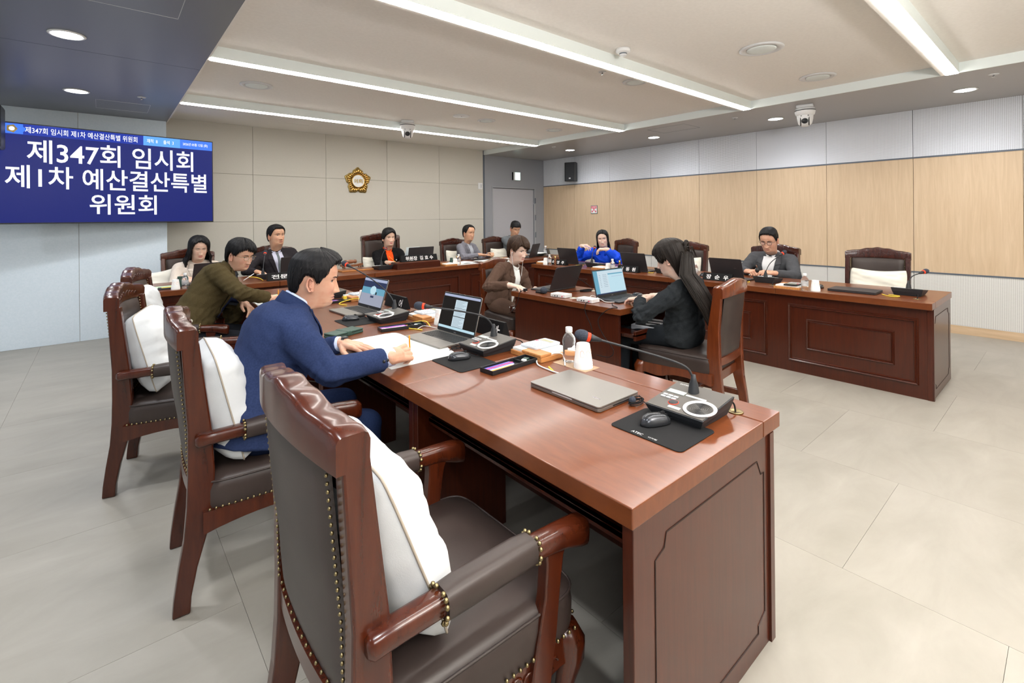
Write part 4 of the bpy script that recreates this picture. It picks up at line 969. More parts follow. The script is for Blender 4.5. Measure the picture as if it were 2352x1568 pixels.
memo_box('wooden memo box before the blue jacket', (4.92, 4.0, HT), PI, 'black', size=(.2, .2)); memo_box('wooden memo box on the far right desk', (4.93, 5.06, HT), PI, 'black', size=(.2, .18))
memo_box('wooden memo box right of the riser, before the light grey jacket', (3.76, 5.85, HT), -PI / 2, 'black', size=(.19, .2)); memo_box('wooden memo box by the brown hair on the front row', (4.95, 5.9, HT), -PI / 2, 'black', size=(.2, .2))
# --- pen trays
def pen_tray(label, loc, rz, group='black pen trays', simple=False):
    t = thing('pen_tray', label, 'tray', loc, rz, group); a, b = .142, .042
    MB().box(-a, a, -b, b, 0, .004).box(-a, a, -b, -b + .004, 0, .02).box(-a, a, b - .004, b, 0, .02).box(-a, -a + .004, -b, b, 0, .02).box(a - .004, a, -b, b, 0, .02).box(.06, .064, -b, b, 0, .016).build('tray', 'black', t, bevel=.001)
    for k, (m, y, x0, x1) in enumerate((('blue', .026, -.135, .03), ('pink', .014, -.135, .035), ('blue', .003, -.130, .03), ('lettering', -.008, -.13, .02), ('pencil', -.019, -.125, .0), ('black', -.029, -.13, .02))):
        p = thing('pen', '%s pen lying in the %s' % ({'blue': 'violet', 'pink': 'pink', 'lettering': 'white', 'pencil': 'yellow', 'black': 'black'}[m], label), 'pen', loc, rz, 'pens in the trays'); p['label'] = ('first violet|pink|second violet|white|yellow|black'.split('|')[k] + ' pen in the ' + label.replace('black ', ''))[:90]
        MB().tube([(x0, y, .010), (x1 - .012, y, .010), (x1, y, .010)], [.0048, .0048, .0012], 8).build('barrel', m, p, True); MB().tube([(x0 - .002, y, .010), (x0 + .03, y, .010)], .0054, 8).build('pen_cap', m, p, True)
    e = thing('eraser', 'white eraser in the ' + label.replace('black ', ''), 'eraser', (loc[0] + .1 * math.cos(rz), loc[1] + .1 * math.sin(rz), loc[2] + .004), rz + .3)
    MB().box(-.02, .02, -.012, .012, 0, .012).build('block', 'paper', e, bevel=.003); MB().box(-.008, .02, -.0125, .0125, -.0001, .0125).build('sleeve', 'green', e)
pen_tray('black pen tray behind the closed laptop', (1.41, 1.685, HT), .06); pen_tray('black pen tray behind the white papers', (1.41, 2.72, HT), -.15)
t = pen_tray('black pen tray by the chin of the man in navy', (1.44, 3.93, HT), 0)
tag(MB().box(1.50, 1.525, 3.90, 3.925, HT + .02, HT + .045).build('yellow_block', 'yellow', None, bevel=.003), 'small yellow block in the pen tray behind the navy man', 'block')
# --- papers, book, wallet, pencil
def paper_stack(label, loc, rz, w_, h_, n, m='paper', name='papers', cat='papers', curl=0.0, group=None):
    t = thing(name, label, cat, loc, rz, group); rnd = random.Random(len(label))
    for k in range(n):
        P = []
        for i in range(9):
            row = []
            for j in range(7):
                u, v = i / 8 * 2 - 1, j / 6 * 2 - 1
                row.append((u * w_ / 2, v * h_ / 2, .0012 * (k + 1) + curl * max(0, abs(u) - .2) ** .0 * (math.sin(PI * (1 - abs(u))) if curl else 0) * (k + 1) / n))
            P.append(row)
        MB().grid(P, mtx=T(rnd.uniform(-.008, .008), rnd.uniform(-.008, .008), 0, rnd.uniform(-.03, .03))).build('sheet', m, t, True)
    return t
def open_book(label, loc, rz, w_=.30, h_=.44, th=.022):
    t = thing('open_document', label, 'document', loc, rz)
    for s in (-1, 1):
        P = []; Bm = []
        for i in range(15):
            u = i / 14; row = []
            for j in range(9): v = j / 8 * 2 - 1; row.append((v * w_ / 2 * (1 - .0 * u), s * u * h_ / 2, .002 + th * (math.sin(PI * min(1, u * 1.05)) ** .7) * (1 if s > 0 else .35) + .001 * math.sin(9 * v)))
            P.append(row)
        MB().grid(P).build('page_block' , 'paper', t, True)
        P2 = [[(p[0] * 1.03, p[1] * 1.03, max(.0005, p[2] * .45)) for p in row] for row in P]
        MB().grid(P2).build('page_block', 'paper', t, True)
    for k in range(7): MB().box(-w_ / 2 - .008, -w_ / 2 + .004, -h_ * .45 + .03 * k, -h_ * .45 + .03 * k + .016, .0022, .0032).build('index_tab', 'greenpaper' if k % 2 else 'paper', t)
    return t
open_book('thick open white document under the navy man\'s hands', (1.13, 2.33, HT), .03, .30, .62, .026)
paper_stack('white sheets under the open document, reaching the laptop', (1.24, 2.24, HT), -.25, .28, .40, 3)
t = thing('phone_wallet', 'dark green folding wallet case left of the open papers', 'wallet', (1.075, 2.80, HT), .35)
MB().prism(rrect(.21, .10, .008), 0, .014).build('cover', 'green', t, bevel=.004); MB().prism(rrect(.21, .10, .008), .016, .026).build('cover', 'green', t, bevel=.004); MB().box(-.02, .015, -.053, .053, -.0, .029).build('strap', 'green', t, bevel=.006); MB().box(-.10, .10, -.047, .047, .012, .018).build('lining', 'black', t)
# left row, far desk
paper_stack('pale green paper under the hand of the man in olive', (1.14, 4.55, HT), .1, .21, .30, 2, 'greenpaper')
paper_stack('white papers in front of the man in olive', (1.05, 4.22, HT), -.05, .24, .30, 4)
t = thing('phone', 'black phone on the papers beside the olive sleeve', 'phone', (1.02, 4.13, HT + .006), .5); MB().prism(rrect(.12, .06, .008), 0, .009).build('case', 'black', t); MB().prism(rrect(.114, .054, .006), .009, .0095).build('glass', 'satin', t)
# cables left
cable('white cable looping out from under the nearest closed laptop', [(1.60, 1.52, HT + .004), (1.66, 1.60, HT + .03), (1.60, 1.68, HT + .012), (1.52, 1.62, HT + .005), (1.50, 1.52, HT + .004), (1.50, 1.46, HT + .004)], .0035, 'wire')
tag(MB().tube([(1.50, 1.50, HT + .006), (1.52, 1.545, HT + .008)], .004, 8).build('cable_plug', 'yellow', None, True), 'yellow plug behind the nearest closed laptop', 'plug')
cable('yellow cable behind the document laptop', [(1.55, 2.62, HT + .004), (1.57, 2.72, HT + .02), (1.50, 2.78, HT + .008), (1.43, 2.70, HT + .004), (1.47, 2.58, HT + .004)], .0035, 'yellow')
cable('white cable behind the document laptop', [(1.56, 2.55, HT + .004), (1.53, 2.66, HT + .006), (1.46, 2.62, HT + .004)], .0025, 'wire')
cable('yellow cable behind the web page laptop', [(1.55, 3.68, HT + .004), (1.57, 3.78, HT + .035), (1.50, 3.88, HT + .01), (1.43, 3.82, HT + .004), (1.45, 3.72, HT + .004)], .004, 'yellow')
def grommet(label, x, y, m='brass', z=HT): return tag(MB().lathe([(.014, .0), (.024, .0005), (.026, .002), (.024, .0035), (.016, .003), (.014, .001)], 24, (x, y, z)).build('cable_grommet', m, None, True), label, 'grommet')
grommet('brass cable ring behind the nearest microphone', 1.665, .775); grommet('brass cable ring beside the second microphone', 1.67, 1.88); grommet('brass cable ring by the third microphone', 1.67, 2.93)
for i, (y, l) in enumerate(((.775, 'nearest'), (1.88, 'second'), (2.93, 'third'))):
    x0 = 1.60; cable('black cord from the %s microphone into its brass ring' % l, [(1.605, y + .06, HT + .03), (1.64, y + .05, HT + .04), (1.665, y + .01, HT + .03), (1.665, y, HT - .0)], .003)
# nameplates: dark triangular prisms
def nameplate(label, loc, rz, body, L=.30, hh=.075, txt_h=.048, side=-1, bold=.02, rot=False):
    """local: length along y; lettering on the +x face"""
    t = thing('nameplate', label, 'nameplate', loc, rz, 'black nameplates')
    MB().loft([[(-.035, y, 0), (.035, y, 0), (.008, y, hh), (-.008, y, hh)] for y in (-L / 2, L / 2)]).build('plate', 'plate', t, bevel=.002)
    sl = math.atan2(.027, hh)
    up = Vector((-math.sin(sl), 0, math.cos(sl)))
    if not rot: text(body, frame_m(Vector((.0222, 0, hh / 2)) , (0, 1, 0), up), L * .76, txt_h, 'lettering', t, bold)
    else:
        up2 = Vector((math.sin(sl), 0, math.cos(sl))); text(body, frame_m(Vector((-.0222, -L / 2 + .05, hh / 2)), up2, (0, 1, 0)), None, .05, 'lettering', t, bold)
    return t
nameplate('black nameplate with one white syllable behind the document laptop', (1.72, 2.24, HT), 0, '두', rot=True, hh=.09)
nameplate('dark nameplate with white letters behind the web page laptop', (1.72, 3.40, HT), 0, '오', rot=True, hh=.09)
nameplate('black nameplate reading 장 순 우 by the grey-suited man', (4.90, 2.45, HT), PI + .02, '장  순  우', .31)
nameplate('black nameplate reading 신 동 원 beside the blue jacket', (4.90, 3.575, HT), PI, '신  동  원', .30)
nameplate('black nameplate reading 이 영 주 on the far right desk', (4.94, 4.79, HT), PI, '이  영  주', .30)
nameplate('black nameplate with pale top, before the man with the grey tie', (1.55, 5.82, HT), -PI / 2, '전문위', .34, hh=.085)
nameplate('long black nameplate with white lettering on the riser box', (3.33, 5.92, HT + .09), -PI / 2, '위원장  김 효 수', .56, .085, .058)
# gavel
t = thing('gavel', 'wooden gavel resting on its carved stand', 'gavel', (2.53, 6.34, HT + .105), .12)
MB().tube([(-.085, 0, 0), (-.08, 0, 0), (-.06, 0, 0), (-.05, 0, 0), (-.02, 0, 0), (.02, 0, 0), (.05, 0, 0), (.06, 0, 0), (.08, 0, 0), (.085, 0, 0)], [.016, .026, .027, .019, .027, .027, .019, .027, .026, .016], 18).build('head', 'gavel', t, True)
t = thing('gavel_stand', 'carved wooden gavel stand with scroll feet', 'stand', (2.55, 6.34, HT + .022), .12)
MB().loft([[(x, y, .045 + z), (x, -y, .045 + z), (x, -y, .045 + z - h_), (x, y, .045 + z - h_)] for x, y, z, h_ in ((-.16, .015, .005, .022), (-.13, .03, .012, .03), (-.05, .04, .0, .028), (.05, .04, .0, .028), (.13, .03, .012, .03), (.16, .015, .005, .022))]).build('cradle', 'gavel', t, True, auto=40)
for x in (-.11, .11):
    for y in (-.02, .02): MB().tube([(x, y, .035), (x * 1.08, y * 1.2, .018), (x, y * 1.2, .003)], [.011, .009, .012], 8).build('foot', 'gavel', t, True)
t = thing('gavel_board', 'flat orange-brown board under the gavel stand', 'board', (2.53, 6.24, HT), .05); MB().box(-.22, .22, -.15, .15, 0, .016).build('board', 'boxwood', t, bevel=.004); MB().box(-.2, .2, -.13, .13, .016, .019).build('inlay', 'gavel', t)
# centre table things
def encoder(label, loc, rz):
    t = thing('white_encoder', label, 'device', loc, rz, 'white encoder boxes'); MB().prism(rrect(.10, .16, .008), .002, .030).build('case', 'white', t, bevel=.002)
    for k in range(5): MB().lathe([(.0055, 0), (.0055, .004), (.003, .005)], 12, mtx=T(-.052, -.05 + .025 * k, .014, 0, 0, -PI / 2)).build('socket', ['pink', 'white', 'black', 'black', 'silver'][k], t)
encoder('white box by the grey laptop with sockets, on the clerk table', (2.97, 2.86, HT), .1); encoder('white box with sockets left of the black-suited woman\'s laptop', (2.955, 2.55, HT), .05)
grommet('pale round cable cover left on the clerk table', 3.0, 2.745, 'lcd'); grommet('pale round cable cover at the rear of the clerk table', 3.43, 2.88, 'lcd')
for x, y, l in ((3.0, 2.745, 'front'), (3.43, 2.88, 'rear')): tag(MB().lathe([(.034, 0), (.033, .002), (.002, .0025)], 24, (x, y, HT)).build('cover_disc', 'offwhite', None, True), 'pale disc of the %s cable hole on the clerk table' % l, 'cover')
t = thing('table_dongle', 'small white and black adapter hanging at the table corner', 'adapter', (2.94, 3.33, HT), .2); MB().box(-.02, .02, -.05, .03, .001, .028).build('case', 'black', t, bevel=.003); MB().box(-.0205, .0205, -.03, .012, .006, .029).build('sleeve', 'white', t)
cable('black cord hanging from the adapter at the table corner', [(2.93, 3.29, HT + .014), (2.86, 3.27, HT + .0), (2.84, 3.28, HT - .09), (2.83, 3.34, HT - .17), (2.86, 3.43, HT - .21)], .003)
t = thing('foam_speaker', 'black foam microphone ball beside the grey laptop', 'microphone', (2.98, 3.08, HT)); MB().ell((0, 0, .03), (.035, .035, .03), 16, 10).build('foam_ball', 'foam', t, True); MB().box(-.02, .02, .02, .09, 0, .018).build('adapter_body', 'black', t, bevel=.003)
cable('black cord dangling down the front of the clerk table, left one', [(2.90, 2.50, HT + .012), (2.86, 2.49, HT + .004), (2.853, 2.49, HT - .06), (2.85, 2.42, HT - .20), (2.85, 2.50, HT - .32), (2.85, 2.56, HT - .42), (2.85, 2.45, HT - .52), (2.85, 2.25, HT - .50)], .003)
cable('black cord dangling down the front of the clerk table, right one', [(3.02, 2.36, HT + .006), (2.95, 2.30, HT + .004), (2.90, 2.22, HT + .004), (2.855, 2.27, HT - .01), (2.85, 2.36, HT - .10), (2.85, 2.32, HT - .20), (2.85, 2.22, HT - .30), (2.85, 2.26, HT - .36), (2.85, 2.38, HT - .37)], .003)
cable('tangled black cords behind the grey laptop', [(3.44, 3.10, HT + .10), (3.46, 3.0, HT + .05), (3.46, 2.93, HT + .01)] + coil('', (3.36, 2.92, HT), .07, 3, 9) + [(3.24, 2.95, HT + .01), (3.12, 2.97, HT + .02)], .003)
cable('white cord from the encoder to the screen laptop', [(3.0, 2.58, HT + .015), (3.07, 2.60, HT + .03), (3.06, 2.50, HT + .01), (3.02, 2.42, HT + .006), (3.07, 2.36, HT + .008)], .003, 'wire')
t = thing('stenotype', 'grey keyboard-like desk phone on the pull-out tray', 'phone', (3.23, 2.15, HT - .1795), .15); MB().prism(rrect(.30, .20, .015), 0, .035).build('case', 'calc', t, bevel=.004)
for k in range(6):
    MB().box(-.13 + .043 * k, -.10 + .043 * k, -.08, .07, .035, .039).build('key_block', 'silver' if k % 2 else 'black', t)
t = thing('tray_papers', 'white papers on the tray under the brown sleeve', 'papers', (3.02, 3.42, HT - .1795), .1); MB().box(-.07, .07, -.10, .10, 0, .012).build('sheets', 'paper', t)
# front row, left end
t = thing('phone', 'dark phone lying at the left end of the front row', 'phone', (.46, 5.86, HT), .2); MB().prism(rrect(.15, .075, .01), 0, .009).build('case', 'black', t); MB().prism(rrect(.142, .068, .008), .009, .0096).build('glass', 'satin', t)
t = thing('note_card', 'colourful printed card on the left end of the front row', 'card', (.50, 5.93, HT + .0), .1); MB().box(-.08, .08, -.05, .05, .0, .010).build('card', 'satin', t); MB().box(-.06, .03, -.03, .02, .010, .011).build('print', 'yellow', t); MB().box(.03, .06, -.02, .03, .010, .011).build('print', 'pink', t)
paper_stack('pale green paper at the left end of the front row', (.46, 6.06, HT), .15, .26, .16, 1, 'greenpaper'); paper_stack('white papers before the woman in cream', (.72, 6.20, HT), .1, .28, .20, 3)
cable('yellow cable by the microphone of the man with the grey tie', [(1.22, 6.1, HT + .004), (1.25, 6.0, HT + .04), (1.32, 5.93, HT + .03), (1.36, 5.9, HT + .004)], .004, 'yellow')
tag(MB().tube([(1.18, 5.98, HT + .01), (1.30, 6.05, HT + .07)], .004, 8).build('white_pen', 'lettering', None, True), 'white pen leaning before the man with the grey tie', 'pen')
paper_stack('white papers before the woman in black and orange', (3.05, 6.22, HT), .1, .20, .25, 3)
paper_stack('open white booklet before the man in the light grey jacket', (4.15, 6.0, HT), .15, .34, .26, 5, curl=.01); paper_stack('white sheets at the front edge, before the light grey jacket', (4.05, 5.85, HT), .05, .40, .16, 2)
paper_stack('white papers under the tablet on the front row', (4.62, 6.05, HT), .1, .36, .26, 4)
paper_stack('pale green booklet between the two grey men', (5.0, 6.2, HT), .1, .30, .2, 5, 'greenpaper')
t = thing('tablet', 'dark tablet under the hand of the man in light grey', 'tablet', (4.62, 6.25, HT + .006), .2); MB().prism(rrect(.26, .18, .012), 0, .008).build('case', 'satin', t, bevel=.002); MB().prism(rrect(.245, .165, .008), .008, .0085).build('glass', 'black', t)
for k in range(5):
    paper_stack('layer %s of the document pile at the door end' % ['one, lowest,', 'two', 'three', 'four', 'five, topmost,'][k], (5.82 + .01 * k, 6.2 - .008 * k, HT + .012 * k), .1 * k, .30, .22, 2, ['paper', 'green', 'paper', 'satin', 'paper'][k], group='document pile at the door end')
t = thing('phone_stand', 'black tablet stand at the door end of the front row', 'stand', (5.93, 5.98, HT), -PI / 2 + .5); MB().box(-.05, .05, -.05, .05, 0, .01).build('base', 'black', t, bevel=.003); MB().box(-.01, .006, -.06, .06, .0, .14, mtx=T(0, 0, .0, 0, 0, -.25)).build('rest', 'black', t, bevel=.004)
# right row extras
cable('yellow cable ahead of the rightmost closed laptop', [(5.0, 1.08, HT + .004), (4.93, 1.02, HT + .004), (4.92, .97, HT + .006), (4.97, .96, HT + .006), (5.02, 1.04, HT + .004)], .0035, 'yellow')
cable('yellow cable beside the microphone of the grey-suited man', [(5.02, 2.24, HT + .004), (4.96, 2.20, HT + .005), (4.97, 2.16, HT + .006), (5.05, 2.20, HT + .004)], .0035, 'yellow')
cable('yellow cable by the laptop behind the woman in black', [(5.05, 3.38, HT + .004), (4.97, 3.34, HT + .005), (4.98, 3.29, HT + .006), (5.06, 3.33, HT + .004)], .0035, 'yellow')
cable('yellow cable by the laptop left of the blue jacket', [(5.10, 4.55, HT + .004), (5.0, 4.53, HT + .005), (5.02, 4.45, HT + .006), (5.1, 4.48, HT + .004)], .0035, 'yellow')
for y, l in ((.84, 'rightmost desk'), (1.93, 'desk of the grey-suited man')): grommet('cable ring on the %s' % l, 4.93, y); cable('short black cords into the ring of the %s' % l, [(5.03, y + .02, HT + .02), (4.97, y, HT + .03), (4.93, y, HT + .0)], .003)
paper_stack('white papers under the arms of the woman in blue', (5.36, 4.40, HT), 0, .22, .40, 2)
t = thing('notebook', 'black notebook by the cup before the blue jacket', 'notebook', (5.10, 4.02, HT), PI + .1); MB().prism(rrect(.14, .2, .006), 0, .012).build('cover', 'satin', t, bevel=.002); MB().box(-.06, .06, -.09, .09, .002, .013).build('pages', 'paper', t)
# ================================================================ PEOPLE
def skin_mat(name, col):
    m = mat(name, col, 0.42, spec=0.4); n, l = nt(m); b = n['Principled BSDF']
    b.inputs['Subsurface Weight'].default_value = 0.06; b.inputs['Subsurface Radius'].default_value = (.02, .007, .004); b.inputs['Subsurface Scale'].default_value = 1
    at = n.new('ShaderNodeVertexColor'); at.layer_name = 'tint'
    nz = n.new('ShaderNodeTexNoise'); nz.inputs['Scale'].default_value = 28; nz.inputs['Detail'].default_value = 4
    tc = n.new('ShaderNodeTexCoord'); l.new(tc.outputs['Object'], nz.inputs['Vector'])
    mx = n.new('ShaderNodeMix'); mx.data_type = 'RGBA'; mx.inputs[6].default_value = (*col, 1); mx.inputs[7].default_value = (col[0] * .93, col[1] * .80, col[2] * .76, 1)
    mp = n.new('ShaderNodeMapRange'); mp.inputs[1].default_value = .4; mp.inputs[2].default_value = .75; l.new(nz.outputs[0], mp.inputs[0]); l.new(mp.outputs[0], mx.inputs[0])
    m2 = n.new('ShaderNodeMix'); m2.data_type = 'RGBA'; l.new(at.outputs['Alpha'], m2.inputs[0]); l.new(mx.outputs[2], m2.inputs[6]); l.new(at.outputs['Color'], m2.inputs[7]); l.new(m2.outputs[2], b.inputs['Base Color'])
    return m
def hair_mat(name, c1, c2, r=.48):
    m = noise_mix(mat(name, c1, r, spec=.25), c1, c2, 1.0, (1, 1, 1), detail=6, lo=.35, hi=.7, bump=.9, bdist=.0022); n, l = nt(m)
    at = n.new('ShaderNodeAttribute'); at.attribute_name = 'flow'
    for q in n:
        if q.bl_idname == 'ShaderNodeMapping': l.new(at.outputs['Vector'], q.inputs['Vector'])
    m.node_tree.nodes['Principled BSDF'].inputs['Anisotropic'].default_value = .5
    return m
def cloth(name, c1, c2=None, scale=160, stretch=(1, 1, 1), bump=.2, rough=.9, bs=900):
    c2 = c2 or tuple(min(1, c * 1.15) for c in c1)
    return noise_mix(mat(name, c1, rough, spec=.12), c1, c2, scale, stretch, bump=bump, bscale=bs, bdist=.0008)
SK = {k: skin_mat('skin_' + k, c) for k, c in dict(warm=(.62, .36, .25), tan=(.62, .365, .235), fair=(.74, .51, .39), pale=(.76, .56, .46), mid=(.62, .38, .27)).items()}
HB = hair_mat('black_hair', (.004, .004, .005), (.013, .012, .013)); HBR = hair_mat('brown_hair', (.022, .011, .007), (.07, .038, .022)); HD = hair_mat('dark_hair', (.008, .006, .005), (.020, .014, .011))
M['eyewhite'] = mat('eye_white', (.62, .58, .55), .25); M['iris'] = mat('dark_iris', (.012, .008, .006), .15); M['brow'] = mat('eyebrow_hair', (.028, .018, .014), .7); M['lash'] = mat('lash_line', (.018, .012, .010), .6)
M['shoe'] = mat('black_shoe', (.012, .012, .013), .3)
HZ = np.array([-.13, -.06, -.025, -.008, .004, .018, .042, .068, .095, .118, .135, .160, .185, .205, .220, .2285, .232])
HF = np.array([.046, .040, .042, .056, .078, .0885, .0885, .0900, .0885, .0865, .0925, .0935, .083, .064, .041, .018, .002])
HK = np.array([.066, .062, .062, .066, .070, .075, .083, .091, .098, .1015, .1030, .1020, .0945, .078, .054, .026, .002])
HW = np.array([.060, .056, .057, .0595, .061, .0625, .0665, .0705, .0735, .0755, .0765, .0765, .0705, .0585, .041, .019, .002])
def gz(x, m, s): return math.exp(-((x - m) / s) ** 2)
class Head:
    def __init__(s, P): s.P = P
    def base(s, a, z):
        P = s.P; F = np.interp(z, HZ, HF); K = np.interp(z, HZ, HK); W_ = np.interp(z, HZ, HW) * P.get('wide', 1)
        c, sn = math.cos(a), math.sin(a); e = .86
        x = (F if c > 0 else K) * math.copysign(abs(c) ** e, c); y = W_ * math.copysign(abs(sn) ** e, sn)
        if -.02 < z < .075 and c > 0:
            j = P.get('jaw', .34) * min(1, (.075 - z) / .065) * min(1, (z + .02) / .02); y *= 1 - j * c * c
        return x, y
    def pt(s, a, z):
        x, y = s.base(a, z); P = s.P; c = math.cos(a)
        if c > 0:
            ay = abs(y)
            if z > .05:
                t = min(1, max(0, (.120 - z) / .055)); f = 1 if z >= .066 else gz(z, .066, .0075)
                x += (.006 + .0165 * t ** 1.2) * P.get('nose', 1) * gz(y, 0, .0088 + .0042 * t) * f * (1 if z < .118 else gz(z, .118, .008))
                x += .0085 * gz(ay, .0135, .0062) * gz(z, .066, .0075)
            x -= .0075 * gz(ay, .031, .016) * gz(z, .1135, .0115)
            x += .0035 * gz(ay, .030, .02) * gz(z, .131, .008)
            x += .0045 * gz(ay, .043, .02) * gz(z, .085, .02) * P.get('cheek', 1)
            lw = gz(y, 0, .021)
            x += (.0058 * gz(z, .0440, .0042) + .0062 * gz(z, .0335, .0045) - .0052 * gz(z, .0388, .0018)) * lw
            x -= .0040 * gz(z, .0235, .006) * gz(y, 0, .02); x += .0045 * gz(z, .009, .010) * gz(y, 0, .018)
            x -= .0025 * gz(z, .052, .004) * gz(y, 0, .004)
            x -= .0030 * gz(ay, .029 + (.058 - z) * .25, .0035) * gz(z, .056, .014) * P.get('fold', 1)
        if z < .03 and c > -.2: x += P.get('chinfat', 0) * .012 * gz(z, -.012, .012) * max(0, c); 
        return x, y, z
def build_head(P, HM, NM, sk, hi):
    """HM maps head-local (z from the chin) to person space; NM maps neck base"""
    H = Head(P); na, nz = (112, 96) if hi else (84, 72)
    ang = []
    for i in range(na):
        u = i / na * 2 - 1; ang.append(math.copysign(abs(u) ** 1.35, u) * PI)
    zs = list(np.linspace(-.13, 0, 10)[:-1]) + list(np.linspace(0, .14, int(nz * .62))[:-1]) + list(np.linspace(.14, .2319, int(nz * .30)))
    rows = []; cols = []
    for z in zs:
        r = []
        for a in ang:
            x, y, zz = H.pt(a, z); p = HM @ Vector((x, y, zz - .115))
            if z < .0:
                q = NM @ Vector((x, y, z + .13)); w_ = min(1, -z / .11); w_ = w_ * w_ * (3 - 2 * w_); p = p.lerp(q, w_)
            r.append(p)
            lip = gz(y, 0, .0205) * (gz(z, .0435, .0042) + gz(z, .0335, .0046)) if math.cos(a) > 0 and abs(y) < .024 else 0
            line = gz(z, .0388, .0014) * (abs(y) < .024) * (math.cos(a) > 0)
            ck = gz(abs(y), .042, .02) * gz(z, .078, .022) * .25 * P.get('blush', 1) * (math.cos(a) > 0)
            nos = gz(abs(y), .0075, .004) * gz(z, .0575, .0028) * (math.cos(a) > 0)
            lc = P.get('lips', (.50, .19, .15))
            if line > .5 or nos > .5: cols.append((.16, .05, .04, .8 * max(line, nos)))
            elif lip > .25: cols.append((*lc, min(.9, lip * 1.1)))
            else: cols.append((.72, .30, .24, ck))
        rows.append(r)
    mb = MB().grid([[tuple(p) for p in r] for r in rows], wrap=True); mb.f.append(tuple(range((len(rows) - 1) * na, len(rows) * na)))
    # ears
    for s in (-1, 1):
        y0 = s * (.074 * P.get('wide', 1)); em = HM @ T(-.004, y0, .093 - .115, s * .28, 0, -.12)
        n0 = len(mb.v)
        mb.ell((0, s * .004, 0), (.016, .006, .028), 10, 8, mtx=em)
        rim = [(.013 * math.cos(a) * (1 if math.sin(a) > -.4 else .75), s * (.010 + .004 * (1 - math.cos(a)) * .5), .029 * math.sin(a) + .002) for a in [.6 + 5.0 * k / 16 for k in range(17)]]
        mb.tube(rim, [.0032 + .0016 * math.sin(PI * k / 16) for k in range(17)], 7, mtx=em)
        mb.tube([(.004, s * .010, .013), (-.003, s * .010, .006), (-.003, s * .010, -.006), (.006, s * .009, -.012)], .0032, 6, mtx=em)
        mb.ell((.006, s * .007, -.024), (.008, .005, .008), 8, 6, mtx=em)
        cols += [(.65, .24, .18, .30)] * (len(mb.v) - n0)
    return H, mb, cols
def eyes(P, H, HM, root):
    gaze = P.get('eyes', 'open')
    for s in (-1, 1):
        zc = .1130; a = math.asin(min(1, .0315 / .078)) * 1.0
        # find the surface x at this y
        best = None
        for k in range(60):
            aa = s * (k / 60 * 1.2); x, y, z = H.pt(aa, zc)
            if best is None or abs(abs(y) - .0315) < best[0]: best = (abs(abs(y) - .0315), aa, x)
        aa, xs = best[1], best[2]
        em = HM @ T(xs, s * .0315, zc - .115, s * .30)
        if gaze == 'open':
            hgt = P.get('eyeh', .0052)
            w = MB().ell((-.0022, 0, 0), (.0050, .0135, hgt), 14, 8, mtx=em).build('eye', 'eyewhite', root, True)
            gx = P.get('gaze', 0) * .003
            MB().ell((.0006, gx, 0), (.0030, .0052, hgt * .96), 12, 8, mtx=em).build('iris', 'iris', w, True)
        lid = [(.0032 - .0022 * (v / 1) ** 2, v * .0145, (.0050 if gaze == 'open' else -.0015) * (1 - v * v) + .0003 - (.0012 if s * v > 0 else 0) * abs(v) * 0) for v in np.linspace(-1, 1, 9)]
        MB().tube(lid, [.0005, .0011, .0014, .0015, .0015, .0015, .0014, .0011, .0006], 6, mtx=em).build('eyelid_line', 'lash', root, True)
        # soft lower lid and crease
        MB().tube([(.0015 - .003 * v * v, v * .0135, -.0062 * (1 - v * v * .6)) for v in np.linspace(-1, 1, 7)], .0016, 6, mtx=em).build('lower_lid', root['skin_key'] and SK[P['skin']], root, True)
        if gaze != 'open': MB().ell((-.0030, 0, .0028), (.0052, .0140, .0062), 14, 8, mtx=em).build('upper_lid', SK[P['skin']], root, True)
        br = []; n = 9; bt = P.get('browt', 1) * 1.35
        for k in range(n):
            u = k / (n - 1); yy = .012 + .038 * u; zz = .1300 + .0050 * math.sin(u * 2.2) + P.get('browz', 0)
            b2 = None
            for q in range(50):
                a2 = s * q / 50 * 1.4; x, y, z = H.pt(a2, zz)
                if b2 is None or abs(abs(y) - yy) < b2[0]: b2 = (abs(abs(y) - yy), (x, y, z))
            x, y, z = b2[1]; br.append((x + .0004, y, z - .115))
        MB().tube(br, [.0012 * bt, .0026 * bt, .0030 * bt, .0030 * bt, .0028 * bt, .0024 * bt, .002 * bt, .0014 * bt, .0006], 6, flat=.7, up=(0, 0, 1), mtx=HM).build('eyebrow', 'brow', root, True)
